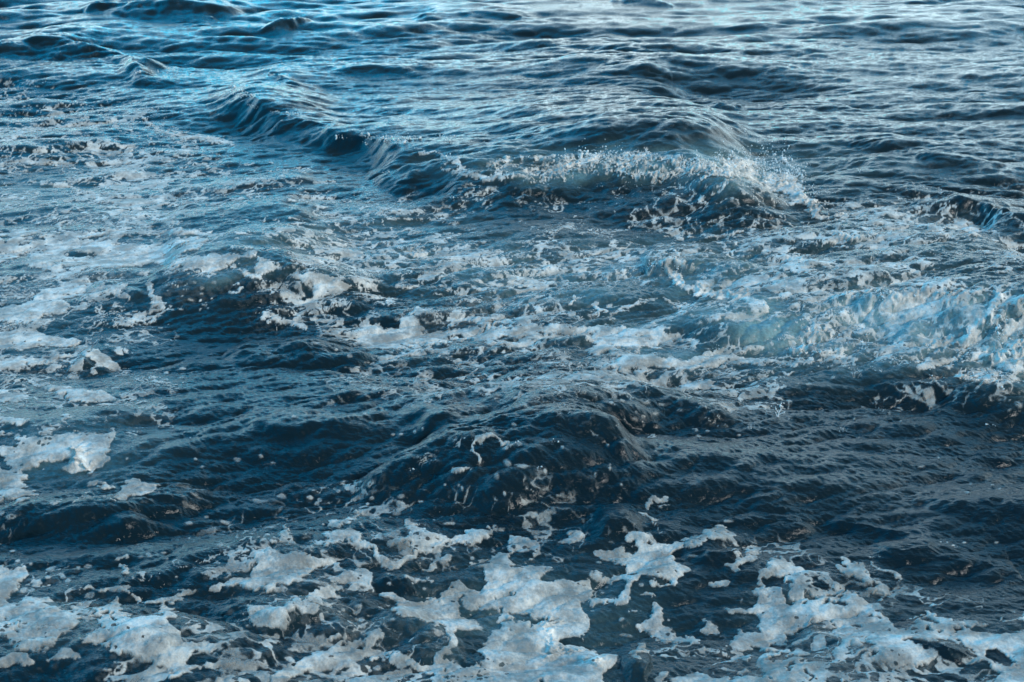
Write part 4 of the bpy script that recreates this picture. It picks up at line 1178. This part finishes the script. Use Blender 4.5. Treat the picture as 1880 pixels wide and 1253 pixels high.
# ------------------------------------------------------------------ single flecks of foam on open water
PLACES = [  # x range, y range, words
    ((0, 300), (1000, 1253), 'between the lower left foam rafts'),
    ((300, 620), (1000, 1253), 'beside the lacy lower left raft'),
    ((620, 1000), (930, 1253), 'just below the dark foreground hump'),
    ((1000, 1420), (930, 1253), 'among the centre right foreground foam'),
    ((1420, 1880), (960, 1253), 'above the lower right foam raft'),
    ((0, 330), (700, 1000), 'beside the thick left edge foam'),
    ((330, 620), (820, 1010), 'in the trough left of the hump'),
    ((620, 1240), (760, 960), 'on the dark foreground hump'),
    ((1080, 1400), (700, 900), 'on dark water right of the crest'),
    ((1400, 1880), (700, 1000), 'below the right hand surge'),
    ((0, 470), (400, 700), 'on the middle left wave face'),
    ((470, 760), (620, 760), 'on blue water under the foam band'),
    ((760, 1080), (640, 780), 'left of the middle crest'),
]


def place_of(x, y):
    for (x0, x1), (y0, y1), w in PLACES:
        if x0 <= x < x1 and y0 <= y < y1:
            return w
    return 'on the churned middle band'


fleck_of = {}
for x, y, rx, ry in FLECKS:
    rx2, ry2 = rx * 0.92 + 0.8, ry * 0.92 + 0.6
    m = (np.abs(PX - x) < rx2 * 1.5 + 2) & (np.abs(PY - y) < ry2 * 1.6 + 2)
    jj, ii = np.nonzero(m)
    if len(jj) < 12:
        continue
    dmin = np.argmin((PX[m] - x) ** 2 + (PY[m] - y) ** 2)
    near = (np.abs(jj - jj[dmin]) < 90)
    j0, j1, i0, i1 = jj[near].min(), jj[near].max() + 1, ii[near].min(), ii[near].max() + 1
    if j1 - j0 < 3 or i1 - i0 < 3:
        continue
    w_ = (slice(j0, j1), slice(i0, i1))
    ex = (PX[w_] - x) / rx2 + 0.22 * fx_[w_] + 0.15 * wx_[w_]
    ey = (PY[w_] - y) / ry2 + 0.22 * fy_[w_] + 0.10 * tap(NZF, XS[w_] / 0.7, YS[w_] / 0.7)
    f_ = 1.0 - np.hypot(ex, ey)
    n_r, n_c = f_.shape
    li = np.arange(n_r * n_c).reshape(n_r, n_c)
    lq = np.stack([li[:-1, :-1], li[:-1, 1:], li[1:, 1:], li[1:, :-1]], -1).reshape(-1, 4)
    lq = lq[(f_.reshape(-1) > -0.05)[lq].any(1)]
    if len(lq) < 4:
        continue
    u_, inv_ = np.unique(lq, return_inverse=True)
    lift_ = 0.003 + 0.004 * np.sqrt(np.clip(f_, 0, 1))
    P_ = np.stack([XS[w_], YS[w_] - 0.2 * lift_, ZS[w_] + lift_], -1).reshape(-1, 3)[u_]
    o = grid_mesh('foam_fleck', P_, inv_.reshape(-1, 4), {'opacity': sstep(f_, -0.02, 0.5).reshape(-1)[u_] * 0.7, 'thick': np.clip(f_, 0.25, 1).reshape(-1)[u_], 'fresh_lit': np.zeros(len(u_))})
    o.data.materials.append(mf)
    size_ = 'tiny' if rx < 3.6 else 'small' if rx < 7 else 'broad'
    shp = 'long' if rx > 3.2 * ry else 'rounded' if rx < 1.6 * ry else 'oval'
    fleck_of.setdefault((size_, shp, place_of(x, y)), []).append((x, o))
    o['category'] = 'foam fleck'
    o['group'] = 'flecks of foam floating on the open water'

ORD = ['', '', 'second', 'third', 'fourth', 'fifth', 'sixth', 'seventh', 'eighth', 'ninth', 'tenth', 'eleventh', 'twelfth']
for (size_, shp, where), lst in fleck_of.items():
    lst.sort(key=lambda q: q[0])
    for i, (x, o) in enumerate(lst):
        if len(lst) == 1:
            o['label'] = '%s %s foam fleck %s' % (size_, shp, where)
        else:
            k = 'leftmost' if i == 0 else 'rightmost' if i == len(lst) - 1 else ORD[min(i + 1, 12)] + ' from left'
            o['label'] = '%s of the %s %s foam flecks %s' % (k, size_, shp, where)
